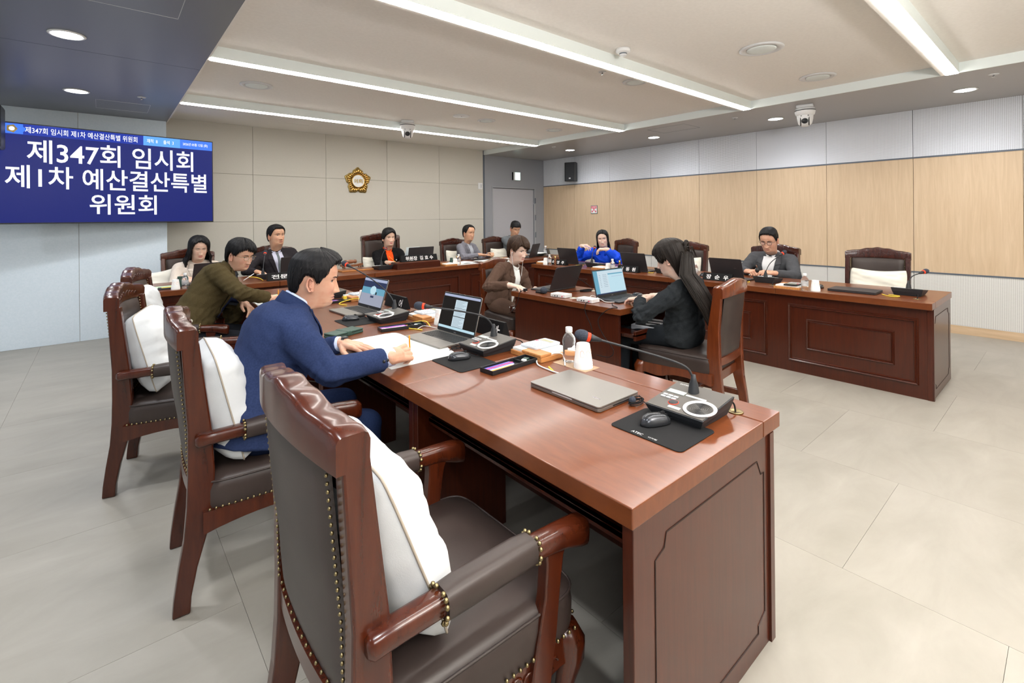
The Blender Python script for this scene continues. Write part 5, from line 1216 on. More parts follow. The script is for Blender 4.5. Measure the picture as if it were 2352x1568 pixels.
def hair(P, H, HM, root):
    st = P['hair']; hl = st['line']; A = [math.radians(k[0]) for k in hl]; Zl = [k[1] for k in hl]; th = st.get('thick', (.020, .013, .016)); amp = st.get('amp', .0016); sym = hl[0][0] >= 0
    na, nv = (150, 44) if P.get('hi') else (110, 32)
    rnd = random.Random(len(P['label'])); ph = [rnd.uniform(0, 6.28) for _ in range(8)]
    rows = []; low = st.get('low', 0); spread = st.get('spread', .0)
    for i in range(nv):
        v = i / (nv - 1); row = []
        for j in range(na):
            a = -PI + 2 * PI * j / na; key = abs(a) if sym else a
            zl = np.interp(key, A, Zl) + st.get('rag', .002) * math.sin(a * 37 + ph[0]) + st.get('rag', .002) * .8 * math.sin(a * 71 + ph[1])
            zt = .2315; z = zl + (zt - zl) * (1 - (1 - v) ** 1.0)
            zz = max(z, .085) if low else max(z, -.02)
            x, y, _ = (H.base(a, zz)[0], H.base(a, zz)[1], 0)
            # thickness: top, sides, back
            ft = max(0, math.cos(a)) ** 1; bk = max(0, -math.cos(a)); sd = abs(math.sin(a))
            tt = th[1] * sd * sd + th[2] * bk * bk + th[0] * ft * ft; up = min(1, max(0, (z - .15) / .07)); t_ = tt * (1 - up) + th[0] * up
            edge = min(1, v / .10 + .22); t_ *= edge
            part = st.get('part'); 
            if part is not None and z > .15: t_ -= .010 * gz(a - part, 0, .10) * (1 - gz(v, 0, .1) * .5); 
            if st.get('sweep'): t_ += st['sweep'] * gz(a, st.get('swa', .25), .55) * gz(z, .200, .03)
            if z < .085 and low:
                d = (.085 - z); t_ += spread * d + st.get('wave', 0) * math.sin(d * 55 + 2.2 * math.sin(a * 3)) * min(1, d / .05)
                t_ *= 1 - .55 * max(0, (d - low * .75) / low) if low > .01 else 1
            t_ += amp * (math.sin(a * 46 + 5 * math.sin(v * 3 + ph[2]) + ph[3]) * .6 + math.sin(a * 97 + 7 * math.sin(v * 2.4 + ph[4])) * .35 + math.sin(a * 19 + v * 6 + ph[5]) * .7) * (1 - .6 * gz(z, .232, .012))
            cz = min(z, .10); dx, dy, dz = x, y, z - cz; L = math.sqrt(dx * dx + dy * dy + dz * dz) + 1e-6; t_ = max(t_, .0015)
            q = 1 + t_ / L; row.append(tuple(HM @ Vector((dx * q, dy * q, cz + dz * q - .115))))
        rows.append(row)
    mb = MB().grid(rows, wrap=True); mb.f.append(tuple(range((nv - 1) * na, nv * na)))
    if low:  # inner layer so that long hair has body
        pass
    o = mb.build('hair', st.get('mat', HB), root, True)
    fa = o.data.attributes.new('flow', 'FLOAT_VECTOR', 'POINT'); fv = []
    for i in range(nv):
        v = i / (nv - 1)
        for j in range(na):
            a = -PI + 2 * PI * j / na; aa = a + st.get('flow', .5) * v * (1 if a > (st.get('part') or 0) else -1) * abs(math.cos(a / 2)); fv += [math.cos(aa) * 22, math.sin(aa) * 22, v * 1.6]
    if len(fv) == len(o.data.vertices) * 3: fa.data.foreach_set('vector', fv)
    sm = o.modifiers.new('solid', 'SOLIDIFY'); sm.thickness = .006 if low else .004; sm.offset = -1
    # loose locks to break the outline
    lk = MB(); n = st.get('locks', 26)
    for k in range(n):
        a = rnd.uniform(-PI, PI); key = abs(a) if sym else a; zl = np.interp(key, A, Zl); pts = []; L = rnd.uniform(.5, 1.0)
        for q in range(6):
            u = q / 5; z = zl - .012 * rnd.uniform(.2, 1) + (.215 - zl) * (1 - u) * L if not low else zl - .01 + (.20 - zl) * (1 - u) * L
            zz = max(z, .085) if low else max(z, -.02); aa = a + .18 * (1 - u) * math.sin(ph[6] + k); x, y = H.base(aa, zz)
            ft = max(0, math.cos(aa)); bk = max(0, -math.cos(aa)); sd = abs(math.sin(aa)); t_ = (th[1] * sd * sd + th[2] * bk * bk + th[0] * ft * ft) * (.95 if u < .9 else .6) + .001
            if low and z < .085: t_ += spread * (.085 - z)
            cz = min(z, .10); dx, dy, dz = x, y, z - cz; LL = math.sqrt(dx * dx + dy * dy + dz * dz) + 1e-6; w_ = 1 + t_ / LL
            pts.append(HM @ Vector((dx * w_, dy * w_, cz + dz * w_ - .115)))
        lk.tube(pts, [.0015, .0032, .0036, .0032, .0022, .0005], 5, flat=.6)
    if n: stuff(lk.build('loose_locks', st.get('mat', HB), o, True))
    return o
def glasses(P, H, HM, root, m, wire=.0012):
    g = thing('glasses', '', ''); 
    for k in ('label', 'category'): del g[k]
    g.parent = root; x0 = H.pt(.0, .112)[0] + .010
    mb = MB()
    for s in (-1, 1):
        rim = []
        for k in range(24):
            a = 2 * PI * k / 24; c, n_ = math.cos(a), math.sin(a)
            rim.append((x0 - .0035 - .006 * abs(s * .033 + .021 * c) / .05, s * .033 + .0215 * math.copysign(abs(c) ** .75, c), -.005 + .0165 * math.copysign(abs(n_) ** .8, n_)))
        mb.tube(rim, wire, 6, closed=True, mtx=HM); MB().add([HM @ Vector(p) for p in rim], [tuple(range(24))]).build('lens', 'lens', g)
        mb.tube([(x0 - .010, s * .0545, .003), (x0 - .016, s * .072, .004), (x0 - .05, s * .0795, .004), (.0, s * .0815, .004), (-.014, s * .080, -.008)], wire, 6, mtx=HM)
    mb.tube([(x0 - .002, -.0115, .0), (x0 + .001, 0, .003), (x0 - .002, .0115, .0)], wire, 6, mtx=HM)
    mb.build('frame', m, g, True)
def remesh(mb, vox, it=3, name='body_part', disp=None):
    me = mb.mesh(name, []) ; o = bpy.data.objects.new('tmp', me); C.objects.link(o)
    r = o.modifiers.new('r', 'REMESH'); r.mode = 'VOXEL'; r.voxel_size = vox; r.use_smooth_shade = True
    if it: s = o.modifiers.new('s', 'SMOOTH'); s.factor = .5; s.iterations = it
    bpy.context.view_layer.update()
    m2 = bpy.data.meshes.new_from_object(o.evaluated_get(bpy.context.evaluated_depsgraph_get())); C.objects.unlink(o); bpy.data.objects.remove(o); bpy.data.meshes.remove(me)
    n = len(m2.vertices); co = np.empty(n * 3, np.float32); m2.vertices.foreach_get('co', co); co = co.reshape(-1, 3)
    if disp is not None:
        m2.update(); nr = np.empty(n * 3, np.float32); m2.vertex_normals.foreach_get('vector', nr); nr = nr.reshape(-1, 3)
        dv = disp(co.astype(np.float64)); co = co + nr * dv[:, None]; m2.vertices.foreach_set('co', co.ravel().astype(np.float32)); m2.update()
    m2.polygons.foreach_set('use_smooth', [True] * len(m2.polygons)); return m2
HANDS = {
 'flat': ((3, 8, 6), (2, 7, 5), (3, 8, 6), (6, 10, 6), 12, .20),
 'relaxed': ((22, 26, 14), (26, 30, 16), (30, 32, 18), (34, 34, 20), 22, .06),
 'type': ((30, 34, 20), (28, 38, 22), (30, 40, 22), (26, 34, 20), 20, .10),
 'mouse': ((14, 26, 12), (14, 26, 12), (22, 34, 18), (28, 36, 18), 16, .10),
 'pen': ((48, 48, 20), (56, 56, 30), (64, 66, 36), (68, 66, 36), 46, .02),
 'fist': ((62, 70, 40), (66, 74, 42), (68, 76, 42), (68, 72, 40), 50, .02),
 'droop': ((40, 25, 15), (46, 28, 16), (50, 28, 16), (54, 26, 16), 30, .05)}
def hand(mb, mtx, side, pose, sc=1.0):
    """side +1 = left hand, -1 = right; x fingers, z back of hand"""
    t = -side if False else (1 if side < 0 else -1)   # thumb side in local y
    cur = HANDS[pose]; F = [(.093, .030, .0440, .026, .021, .0088), (.097, .010, .0480, .030, .022, .0090), (.092, -.010, .0445, .028, .021, .0086), (.082, -.0285, .034, .021, .018, .0076)]
    def P_(x, y, z): return mtx @ Vector((x * sc, y * t * sc, z * sc))
    mb.cap(P_(-.035, 0, 0), P_(.022, 0, 0), .0255 * sc, .0245 * sc, 12)
    mb.cap(P_(-.03, .010, 0), P_(.02, .012, 0), .021 * sc, .021 * sc, 10); mb.cap(P_(-.03, -.010, 0), P_(.02, -.012, 0), .021 * sc, .020 * sc, 10)
    for k, (kx, ky, a, b, c, r) in enumerate(F):
        mb.cap(P_(.012, ky * .55, 0), P_(kx, ky, .002), .0165 * sc, .0115 * sc, 10)
        if k < 3: mb.cap(P_(.035, (ky + F[k + 1][1]) / 2, -.002), P_(.075, (ky + F[k + 1][1]) / 2, -.002), .014 * sc, .0115 * sc, 8)
        ang = 0; p = (kx, ky, .001); sp = cur[5] * (1.5 - k) / 1.5
        for L, cu, rr0, rr1 in ((a, cur[k][0], r * 1.06, r), (b, cur[k][1], r, r * .92), (c, cur[k][2], r * .92, r * .78)):
            ang += math.radians(cu); q = (p[0] + L * math.cos(ang) * math.cos(sp), p[1] + L * math.sin(sp) * math.cos(ang), p[2] - L * math.sin(ang)); mb.cap(P_(*p), P_(*q), rr0 * sc, rr1 * sc, 9); p = q
    th = math.radians(cur[4]); b0 = (.022, .022, -.006); m1 = (.052, .048 - .014 * math.sin(th), -.016 - .018 * math.sin(th)); d = Vector((math.cos(.5 - th * .5), math.sin(.55 - th * 1.1), -.30 * math.sin(th) - .08)).normalized()
    m2 = Vector(m1) + d * .034; d2 = Vector((d.x, d.y - .35 * math.sin(th) - .1, d.z)).normalized(); m3 = m2 + d2 * .026
    mb.cap(P_(*b0), P_(*m1), .0175 * sc, .0125 * sc, 10); mb.cap(P_(*m1), P_(*m2), .0118 * sc, .0102 * sc, 10); mb.cap(P_(*m2), P_(*m3), .0102 * sc, .0082 * sc, 10)
def ik(S, W_, a, b, pole):
    d = W_ - S; L = d.length; L2 = min(L, (a + b) * .995); n = d.normalized(); x = (a * a - b * b + L2 * L2) / (2 * L2); h = math.sqrt(max(0, a * a - x * x)); p = (pole - n * pole.dot(n)).normalized()
    return S + n * x * (L / L2) + p * h
def person(P):
    """all positions in world space; the root stands on the floor below the hips"""
    hx, hy = P['hip']; yaw = math.radians(P['yaw']); root = thing('person', P['label'], 'person', (hx, hy, 0), yaw); root['skin_key'] = 1
    inv = T(hx, hy, 0, yaw).inverted(); loc = lambda p: inv @ Vector(p); r3 = inv.to_3x3(); s = P.get('size', 1.0); hi = P.get('hi'); sk = SK[P['skin']]
    sz = P.get('seat', .49); Hc = loc(P['head']); hs = P.get('hs', 1.07)
    hyaw = math.radians(P['hyaw']) - yaw; fd = Vector((math.cos(hyaw), math.sin(hyaw), 0))
    HM = Matrix.Translation(Hc) @ Matrix.Rotation(hyaw, 4, 'Z') @ Matrix.Rotation(math.radians(P.get('pitch', 0)), 4, 'Y') @ Matrix.Rotation(math.radians(P.get('tilt', 0)), 4, 'X') @ Matrix.Scale(hs, 4)
    pel = Vector((0, 0, sz + .085)); N = HM @ Vector((-.030, 0, -.115 - .075)); tx = Vector((1, 0, 0))
    N = Vector((N.x - .015, N.y, N.z - .012)); N += r3 @ Vector(P.get('nshift', (0, 0, 0)))
    tw = math.radians(P.get('twist', 0)); lat = Vector((-math.sin(tw), math.cos(tw), 0)); fat = P.get('fat', 1.0); sw = P.get('sw', .185) * s
    mid = pel.lerp(N, .5) + Vector((-.035 - .10 * max(0, (N.x - .12)), 0, 0))
    def spine(t): return pel * (1 - t) ** 2 + mid * 2 * t * (1 - t) + N * t * t
    def frame(t):
        d = (spine(min(1, t + .02)) - spine(max(0, t - .02))).normalized(); l = (Vector((0, 1, 0)).lerp(lat, t)); l = (l - d * l.dot(d)).normalized(); return spine(t), d, l, l.cross(d)
    def torso(mb, tb, k=1.0, n=24):
        rings = []
        for t, w_, f_, b_ in tb:
            c, d, l, f = frame(max(0, min(1, t)))
            if t < 0: c = c + d * t
            rings.append([tuple(c + l * (w_ * k * math.copysign(abs(math.sin(a)) ** .85, math.sin(a))) + f * ((f_ if math.cos(a) > 0 else b_) * k * math.copysign(abs(math.cos(a)) ** .85, math.cos(a)))) for a in [2 * PI * j / n for j in range(n)]])
        mb.loft(rings)
    c1, d1, l1, f1 = frame(.93)
    SH = {q: c1 + l1 * (q * sw) - d1 * (.005 + P.get('shd', 0)) + f1 * .005 for q in (-1, 1)}
    arms = {}
    for q, key in ((-1, 'R'), (1, 'L')):
        h = P[key]; W_ = loc(h['w']); pole = (r3 @ Vector(h['pole'])) if 'pole' in h else Vector((-.5, q * .45, -.9)); E = loc(h['e']) if 'e' in h else ik(SH[q], W_, .285 * s, .262 * s, pole); arms[q] = (SH[q], E, W_, h)
    # ---- body
    body = MB(); TB = [(0, .155, .10, .11), (.25, .135, .09, .10), (.5, .13, .09, .09), (.75, .15, .095, .09), (.9, .12, .07, .07), (.97, .065, .055, .06)]
    torso(body, TB, fat * .92)
    kn = P.get('knees', (.43, .0)); legs = {}
    for q in (-1, 1):
        Hh = Vector((.02, q * .095, sz + .07)); K = Vector((kn[0], q * (.13 + kn[1]), sz + .02)); Fo = Vector((kn[0] + P.get('foot', .02), q * (.13 + kn[1]), .085)); legs[q] = (Hh, K, Fo)
        body.cap(Hh, K, .062, .05); body.cap(K, Fo, .046, .034)
        S, E, W_, h = arms[q]; body.cap(c1, S, .045, .045); body.cap(S, E, .040, .036); body.cap(E, W_, .034, .026)
    bm_ = remesh(body, .012 if not hi else .010, 3)
    hb = MB()
    for q in (-1, 1):
        S, E, W_, h = arms[q]; d = (r3 @ Vector(h['d'])).normalized(); n = (r3 @ Vector(h.get('n', (0, 0, 1)))); n = (n - d * n.dot(d)).normalized(); y = n.cross(d)
        m = Matrix((d, y, n)).transposed().to_4x4(); m.translation = W_; hand(hb, m, q, h.get('pose', 'relaxed'), P.get('hand', 1.0))
        hb.cap(E.lerp(W_, .72), W_, .0285, .0265, 12)
    hm_ = remesh(hb, .0032 if hi else .0042, 2)
    Hd, mb, cols = build_head(P, HM, Matrix.Translation(N - d1 * .03) @ Matrix.Rotation(0, 4, 'Z'), sk, hi)
    me = mb.mesh('head', [])
    bm = bmesh.new(); bm.from_mesh(bm_); bm.from_mesh(hm_); nb = len(bm.verts); bm.from_mesh(me); bm.verts.ensure_lookup_table(); out = bpy.data.meshes.new('body'); bm.to_mesh(out); bm.free()
    out.materials.append(sk); out.polygons.foreach_set('use_smooth', [True] * len(out.polygons))
    ca = out.color_attributes.new('tint', 'FLOAT_COLOR', 'POINT'); arr_ = np.zeros((len(out.vertices), 4), np.float32); arr_[nb:nb + len(cols)] = np.array(cols, np.float32); ca.data.foreach_set('color', arr_.ravel())
    ob = bpy.data.objects.new('body', out); C.objects.link(ob); ob.parent = root
    for m_ in (bm_, hm_, me): bpy.data.meshes.remove(m_)
    P = dict(P); eyes(P, Hd, HM, root); hair(P, Hd, HM, root)
    if P.get('glasses'): glasses(P, Hd, HM, root, P['glasses'], P.get('wire', .0013))
    # ---- jacket
    jk = MB(); TJ = [(-.05, .185, .125, .15), (.0, .19, .135, .15), (.12, .185, .14, .145), (.35, .165, .13, .125), (.55, .17, .13, .12), (.74, .186, .134, .128), (.86, .186, .120, .122), (.94, .150, .094, .104), (1.0, .082, .070, .080)]
    if P.get('female'): TJ = [(t, w_ * (.93 if t > .1 else 1.0), f_ * (1.0 if t < .5 or t > .85 else 1.08), b_ * .9) for t, w_, f_, b_ in TJ]
    torso(jk, TJ, fat, 28); ar = P.get('armr', 1.0) * s
    for q in (-1, 1):
        S, E, W_, h = arms[q]; jk.cap(c1 + d1 * .018 + l1 * q * .04, S + d1 * .006, .066 * s, .062 * ar, 14); c8, d8, l8, f8 = frame(.80); jk.cap(c8 + l8 * q * .10, S.lerp(E, .18), .085 * fat, .070 * ar, 14); jk.cap(c8 + l8 * q * .12 + d8 * .03, S, .075 * fat, .066 * ar, 14); jk.cap(S, E, .069 * ar, .056 * ar, 14)
        dw = (E - W_).normalized(); jk.cap(E, W_ + dw * h.get('cuff', .022), .056 * ar, h.get('cr', .040) * ar, 14, flat1=True)
    rnd = random.Random(hash(P['hip']) % 1000); K = [(np.array([rnd.uniform(-1, 1), rnd.uniform(-1, 1), rnd.uniform(-.4, 1.4)]) * rnd.uniform(22, 60), rnd.uniform(0, 6)) for _ in range(7)]
    EL = [np.array(arms[q][1]) for q in (-1, 1)]; SHp = [np.array(SH[q]) for q in (-1, 1)]; wk = P.get('wrinkle', 1.0)
    def disp(co):
        o = np.zeros(len(co)); wsum = sum(np.exp(-((co - e) ** 2).sum(1) / .012) for e in EL) + .5 * sum(np.exp(-((co - e) ** 2).sum(1) / .010) for e in SHp) + .30 + .5 * np.exp(-((co[:, 2] - float(pel.z) - .12) / .09) ** 2)
        warp = np.sin(co @ np.array([9., 7., 5.])) * 1.6
        for k, ph_ in K[:5]: v_ = np.sin(co @ k + ph_ + warp); o += (1 - 2 * np.abs(v_) ** .8) * .0009
        o = o * np.minimum(wsum, 1.6)
        for q in (-1, 1):
            S_, E_, W__, _h = [np.array(x) if i_ < 3 else x for i_, x in enumerate(arms[q])]
            for A_, B_, base in ((S_, E_, 1), (E_, W__, 0)):
                ax = B_ - A_; Ln = np.linalg.norm(ax); ax = ax / Ln; rel = co - A_; t_ = rel @ ax; rad = rel - t_[:, None] * ax; dd = np.linalg.norm(rad, axis=1)
                near = np.exp(-(np.maximum(dd - .065, 0) / .03) ** 2) * (t_ > -.05) * (t_ < Ln + .05); side = (rad @ np.array([.3, .5, .8])) / .06
                e_ = (Ln - t_) if base else t_; w1 = np.exp(-(e_ / .075) ** 2) + .55 * (np.exp(-(t_ / .06) ** 2) if base else np.exp(-((Ln - t_) / .05) ** 2)) + .18
                ph2 = t_ * (150 if base else 130) + 2.0 * side + 1.3 * np.sin(t_ * 40 + q) + q
                v_ = np.abs(np.sin(ph2 * .5)); o += near * w1 * (.0030 * (v_ ** .6 - .62)) * (.6 + .4 * np.sin(side * 2 + t_ * 20))
        zt = co[:, 2] - float(pel.z); wt = np.exp(-((zt - .10) / .10) ** 2) + .5 * np.exp(-((zt - .30) / .08) ** 2); v_ = np.abs(np.sin(zt * 38 + co[:, 1] * 12 * np.sign(co[:, 1] + 1e-6) + co[:, 0] * 10 + 1.2 * np.sin(co[:, 1] * 14))); o += wt * .0024 * (v_ ** .6 - .62)
        return o * wk * 2.3
    jm = remesh(jk, .0085 if hi else .0115, 9 if hi else 7, disp=disp); jm.name = 'jacket'; jm.materials.append(P['jacket']); jo = bpy.data.objects.new(P.get('top_name', 'jacket'), jm); C.objects.link(jo); jo.parent = root
    vs = [v.co for v in jm.vertices]; bvh = BVHTree.FromPolygons(vs, [p.vertices for p in jm.polygons])
    c9, d9, l9, f9 = frame(.97); c5, d5, l5, f5 = frame(.62)
    fF = (f9 + f5).normalized(); dD = (d9 * .4 + d5 * .6).normalized(); top = N
    def proj(y, sdown, off):
        for k in range(12):
            o = top + l9 * y - dD * (sdown + .008 * k) + fF * .21; hit = bvh.ray_cast(o, -fF, .30)
            if hit[0] is not None: return tuple(hit[0] + fF * off + dD * min(.008 * k, .016))
        return tuple(o - fF * .12)
    def patch(Lp, Rp, off, m, name, par=jo, n=14, cols_=6, thick=.003):
        rows = []
        def smp(Q, u): ss = [k[1] for k in Q]; t = ss[0] + (ss[-1] - ss[0]) * u; return np.interp(t, ss, [k[0] for k in Q]), t
        for i in range(n + 1):
            u = i / n; a, ta = smp(Lp, u); b, tb_ = smp(Rp, u); rows.append([proj(a + (b - a) * j / cols_, ta + (tb_ - ta) * j / cols_, off) for j in range(cols_ + 1)])
        o = MB().grid(rows).build(name, m, par, True); sd = o.modifiers.new('s', 'SOLIDIFY'); sd.thickness = thick; sd.offset = 1; return o
    V = P.get('vlen', .30); vw = P.get('vw', .062)
    if P.get('shirt'):
        patch([(-vw, -.005), (-vw * .98, .05), (-.004, V)], [(vw, -.005), (vw * .98, .05), (.004, V)], .002, P['shirt'], 'shirt', cols_=10)
        for sg in (-1, 1):
            patch([(sg * vw * .93, -.012), (sg * vw * .95, .05), (0 * sg, V)], [(sg * (vw + .030), -.018), (sg * (vw + .050), .075), (sg * (vw + .036), .105), (sg * .010, V + .01)], .006, P.get('lapelm', P['jacket']), 'lapel', thick=.003)
            patch([(sg * vw * .93, -.018), (sg * (vw * .9), .02), (sg * vw * .93, .075)], [(sg * (vw + .034), -.020), (sg * (vw + .046), .02), (sg * (vw + .060), .060)], .0095, P.get('lapelm', P['jacket']), 'collar_leaf', thick=.003)
    # collars round the neck
    def ringcol(r0, r1, z0, z1, m, name, a0=0.0, lean=.0, par=jo):
        rows = []; n = 30
        for i in range(n + 1):
            a = a0 + (2 * PI - 2 * a0) * i / n; ca_, sa = math.cos(a), math.sin(a); frontdip = .012 * max(0, ca_)
            b_ = top + l9 * (r0 * 1.06 * sa) + f9 * (r0 * ca_) + d9 * (z0 - frontdip * 1.5); t_ = top + l9 * (r1 * 1.04 * sa) + f9 * (r1 * ca_ + lean) + d9 * (z1 - frontdip * 2 + .010 * max(0, -ca_)); m_ = (b_ + t_) / 2 + (b_ - top).normalized() * .002; rows.append([tuple(b_), tuple(m_), tuple(t_)])
        o = MB().grid(rows).build(name, m, par, True); sd = o.modifiers.new('s', 'SOLIDIFY'); sd.thickness = .004; sd.offset = 1; return o
    if P.get('collar'):
        ringcol(.075, .067, -.020, .048, P['collar'], 'shirt_collar', a0=.22)
        for sg in (-1, 1):
            a = [top + l9 * sg * .008 + f9 * .066 + d9 * .008, top + l9 * sg * .050 + f9 * .052 + d9 * .020, top + l9 * sg * .058 + f9 * .072 - d9 * .030, top + l9 * sg * .030 + f9 * .088 - d9 * .045]
            a = [tuple(p) for p in a]; o = MB().add(a, [(0, 1, 2, 3)]).build('collar_point', P['collar'], jo); sd = o.modifiers.new('s', 'SOLIDIFY'); sd.thickness = .003; sd.offset = 0
    if P.get('shirt') and not P.get('nocol'): ringcol(.090, .079, -.030, P.get('jc', .036), P.get('lapelm', P['jacket']), 'jacket_collar', a0=1.05, lean=-.004)
    if P.get('turtle'): ringcol(.070, .062, -.03, .055, P['turtle'], 'roll_neck', 0.0); 
    if P.get('zipcollar'): ringcol(.085, .092, -.02, .065, P['zipcollar'], 'jacket_collar', a0=.35)
    if P.get('tie'):
        patch([(-.016, .0), (-.013, .03), (-.024, V * .8), (-.020, V)], [(.016, .0), (.013, .03), (.024, V * .8), (.020, V)], .006, P['tie'], 'tie', cols_=3, thick=.004)
        kp = top + f9 * .082 - d9 * .022; MB().ell(tuple(kp), (.014, .018, .018), 10, 7).build('tie_knot', P['tie'], jo, True)
    if P.get('square'): patch([(.085, .165), (.085, .178)], [(.135, .158), (.135, .171)], .008, 'lettering', 'pocket_square', n=2, cols_=2)
    if P.get('pin'): p = Vector(proj(.085, .11, .012)); MB().ell(tuple(p), (.010, .010, .010), 10, 6).build('lapel_badge', P['pin'], jo, True)
    if P.get('cuff'):
        for q in (-1, 1):
            S, E, W_, h = arms[q]; dw = (E - W_).normalized(); MB().tube([W_ + dw * .08, W_ + dw * .03, W_ + dw * .012], [.0415, .040, .038], 18, cap=True).build('shirt_cuff', P['cuff'], jo, True)
    for q in (-1, 1):
        S, E, W_, h = arms[q]; dw = (E - W_).normalized()
        if h.get('watch'): 
            wm = MB().tube([W_ - dw * .004, W_ - dw * .022], [.0290, .0290], 16).build('watch_strap', 'black', ob, True)
            nz_ = (r3 @ Vector(h.get('n', (0, 0, 1)))).normalized(); MB().ell(tuple(W_ - dw * .012 + nz_ * .027), (.018, .018, .006), 14, 6).build('watch_case', 'black', ob, True)
        if h.get('buttons'):
            up = (r3 @ Vector(h['buttons'])).normalized()
            for k in range(3):
                c = W_ + dw * (.045 + .020 * k); hit = bvh.ray_cast(c + up * .12, -up, .2)
                if hit[0]: MB().ell(tuple(hit[0]), (.0075, .0075, .0075), 10, 6).build('cuff_button', 'black', jo, True)
    # ---- trousers and shoes
    tr = MB(); tm_ = P['trousers']; tr.ell((0, 0, sz + .075), (.13, .175, .085), 18, 12)
    for q in (-1, 1):
        Hh, K_, Fo = legs[q]; tr.cap(Hh, K_, .088, .070, 14); tr.cap(K_, Fo, .066, .052 * P.get('flare', 1), 14, flat1=True)
    tme = remesh(tr, .012, 3, disp=lambda co: .0012 * np.sin(co @ np.array([50., 20., 35.]) + 2 * np.sin(co @ np.array([12., 9., 4.])))); tme.name = 'trousers'; tme.materials.append(tm_); to = bpy.data.objects.new('trousers', tme); C.objects.link(to); to.parent = root
    for q in (-1, 1):
        Hh, K_, Fo = legs[q]; x, y = Fo.x, Fo.y
        MB().loft([[(x + dx + 0, y + w_ * math.cos(a), max(.0, .004 + h_ * max(0, math.sin(a)) * 1.0)) for a in [2 * PI * j / 12 for j in range(12)]] for dx, w_, h_ in ((-.07, .018, .05), (-.055, .034, .085), (0, .038, .09), (.06, .042, .062), (.13, .046, .045), (.18, .036, .034), (.20, .012, .02))]).build('shoe', 'shoe', root, True)
    if P.get('hip_button'):
        c2_, d2_, l2_, f2_ = frame(.16); o_ = c2_ - l2_ * .5 + f2_ * .02; hit = bvh.ray_cast(o_, l2_, .6)
        if hit[0]: MB().lathe([(.014, 0), (.014, .004), (.009, .005), (.002, .004)], 16, mtx=frame_m(hit[0], d2_, f2_)).build('pocket_button', 'cream', jo, True)
    if P.get('extra'): P['extra'](root, locals())
    del root['skin_key']; return root
short = lambda **k: dict(dict(line=[(0, .186), (28, .188), (46, .178), (58, .158), (70, .128), (80, .106), (88, .106), (94, .135), (104, .132), (116, .080), (140, .042), (180, .030)], thick=(.020, .007, .011), rag=.0018, amp=.0010), **k)
navy = cloth('navy_wool_suit', (.020, .032, .088), (.027, .042, .108)); navyt = cloth('navy_trousers', (.011, .020, .058), (.015, .026, .07))
white = cloth('white_shirt', (.74, .74, .76), (.78, .78, .80)); ltblue = cloth('pale_blue_shirt', (.50, .58, .80), (.56, .64, .84), 200)
person(dict(label='man in a navy suit bending over papers and writing, side view nearest the viewer', hip=(.47, 2.28), yaw=-4, head=(.74, 2.27, 1.158), hyaw=-25, pitch=8, skin='warm', hi=True, hand=1.14, seat=.485, fat=1.22, hs=1.0, nose=1.12, chinfat=1.4, jaw=.24, wide=1.04, browt=1.15,
    hair=dict(line=[(-180, .030), (-150, .034), (-125, .062), (-114, .100), (-104, .134), (-90, .128), (-82, .104), (-74, .104), (-66, .128), (-56, .160), (-44, .174), (-30, .186), (-10, .186), (15, .182), (34, .180), (50, .168), (64, .136), (74, .106), (88, .106), (100, .134), (112, .105), (125, .062), (150, .034), (180, .030)], thick=(.024, .013, .016), sweep=.018, swa=.35, amp=.0012, locks=40, mat=HB, rag=.002, flow=1.0), jacket=navy, lapelm=cloth('navy_lapel', (.016, .026, .074), (.021, .034, .090)), shirt=ltblue, collar=ltblue, cuff=ltblue, trousers=navyt, armr=1.10, sw=.200, nshift=(-.015, 0, .066), shd=.055, jc=.040,
    R=dict(w=(.995, 1.985, .815), d=(.80, .45, -.10), n=(-.05, -.75, .6), pose='pen', e=(.70, 1.985, .805), cuff=.055, cr=.048, buttons=(.1, -1, .1)), L=dict(w=(.93, 2.44, .795), d=(.40, -.95, -.06), n=(0, 0, 1), pose='flat', watch=True, pole=(-.3, .8, -.5), cr=.044), knees=(.44, .04)))
olive = cloth('olive_cotton_jacket', (.060, .045, .019), (.072, .054, .024)); slate = cloth('slate_shirt', (.075, .085, .105), (.09, .10, .12))
person(dict(label='man in an olive jacket and round glasses leaning on the desk', hip=(.46, 4.38), twist=-28, yaw=-14, hand=1.05, head=(.85, 4.40, 1.150), hyaw=-56, pitch=16, tilt=0, skin='mid', hi=True, seat=.485, fat=1.15, hs=.98, wide=1.04, chinfat=.8, nshift=(-.015, 0, .045), shd=.035,
    hair=dict(line=[(-180, .0), (-140, .01), (-120, .06), (-108, .10), (-98, .140), (-86, .118), (-74, .118), (-60, .150), (-40, .168), (-22, .182), (-6, .168), (14, .158), (30, .148), (50, .136), (70, .112), (86, .112), (100, .13), (116, .06), (140, .01), (180, .0)], thick=(.026, .017, .024), amp=.0024, locks=80, rag=.006, part=-.5), glasses='brass', jacket=olive, shirt=slate, collar=slate, tie=cloth('dark_striped_tie', (.012, .016, .045)), trousers=cloth('black_trousers', (.010, .011, .014)), armr=1.12, wrinkle=1.5, hip_button=True,
    R=dict(w=(1.02, 4.20, .80), d=(.45, .85, -.05), n=(-.2, -.2, 1), pose='pen', pole=(.2, -.9, -.5), cr=.045), L=dict(w=(.86, 4.32, .765), d=(.25, -.90, -.35), n=(.6, -.1, .8), pose='relaxed', pole=(-.2, .8, -.3)), vlen=.34))
creamj = cloth('cream_jacket', (.66, .57, .49), (.72, .63, .55)); floral = cloth('floral_blouse', (.52, .38, .27), (.20, .10, .06), 55, bump=0)
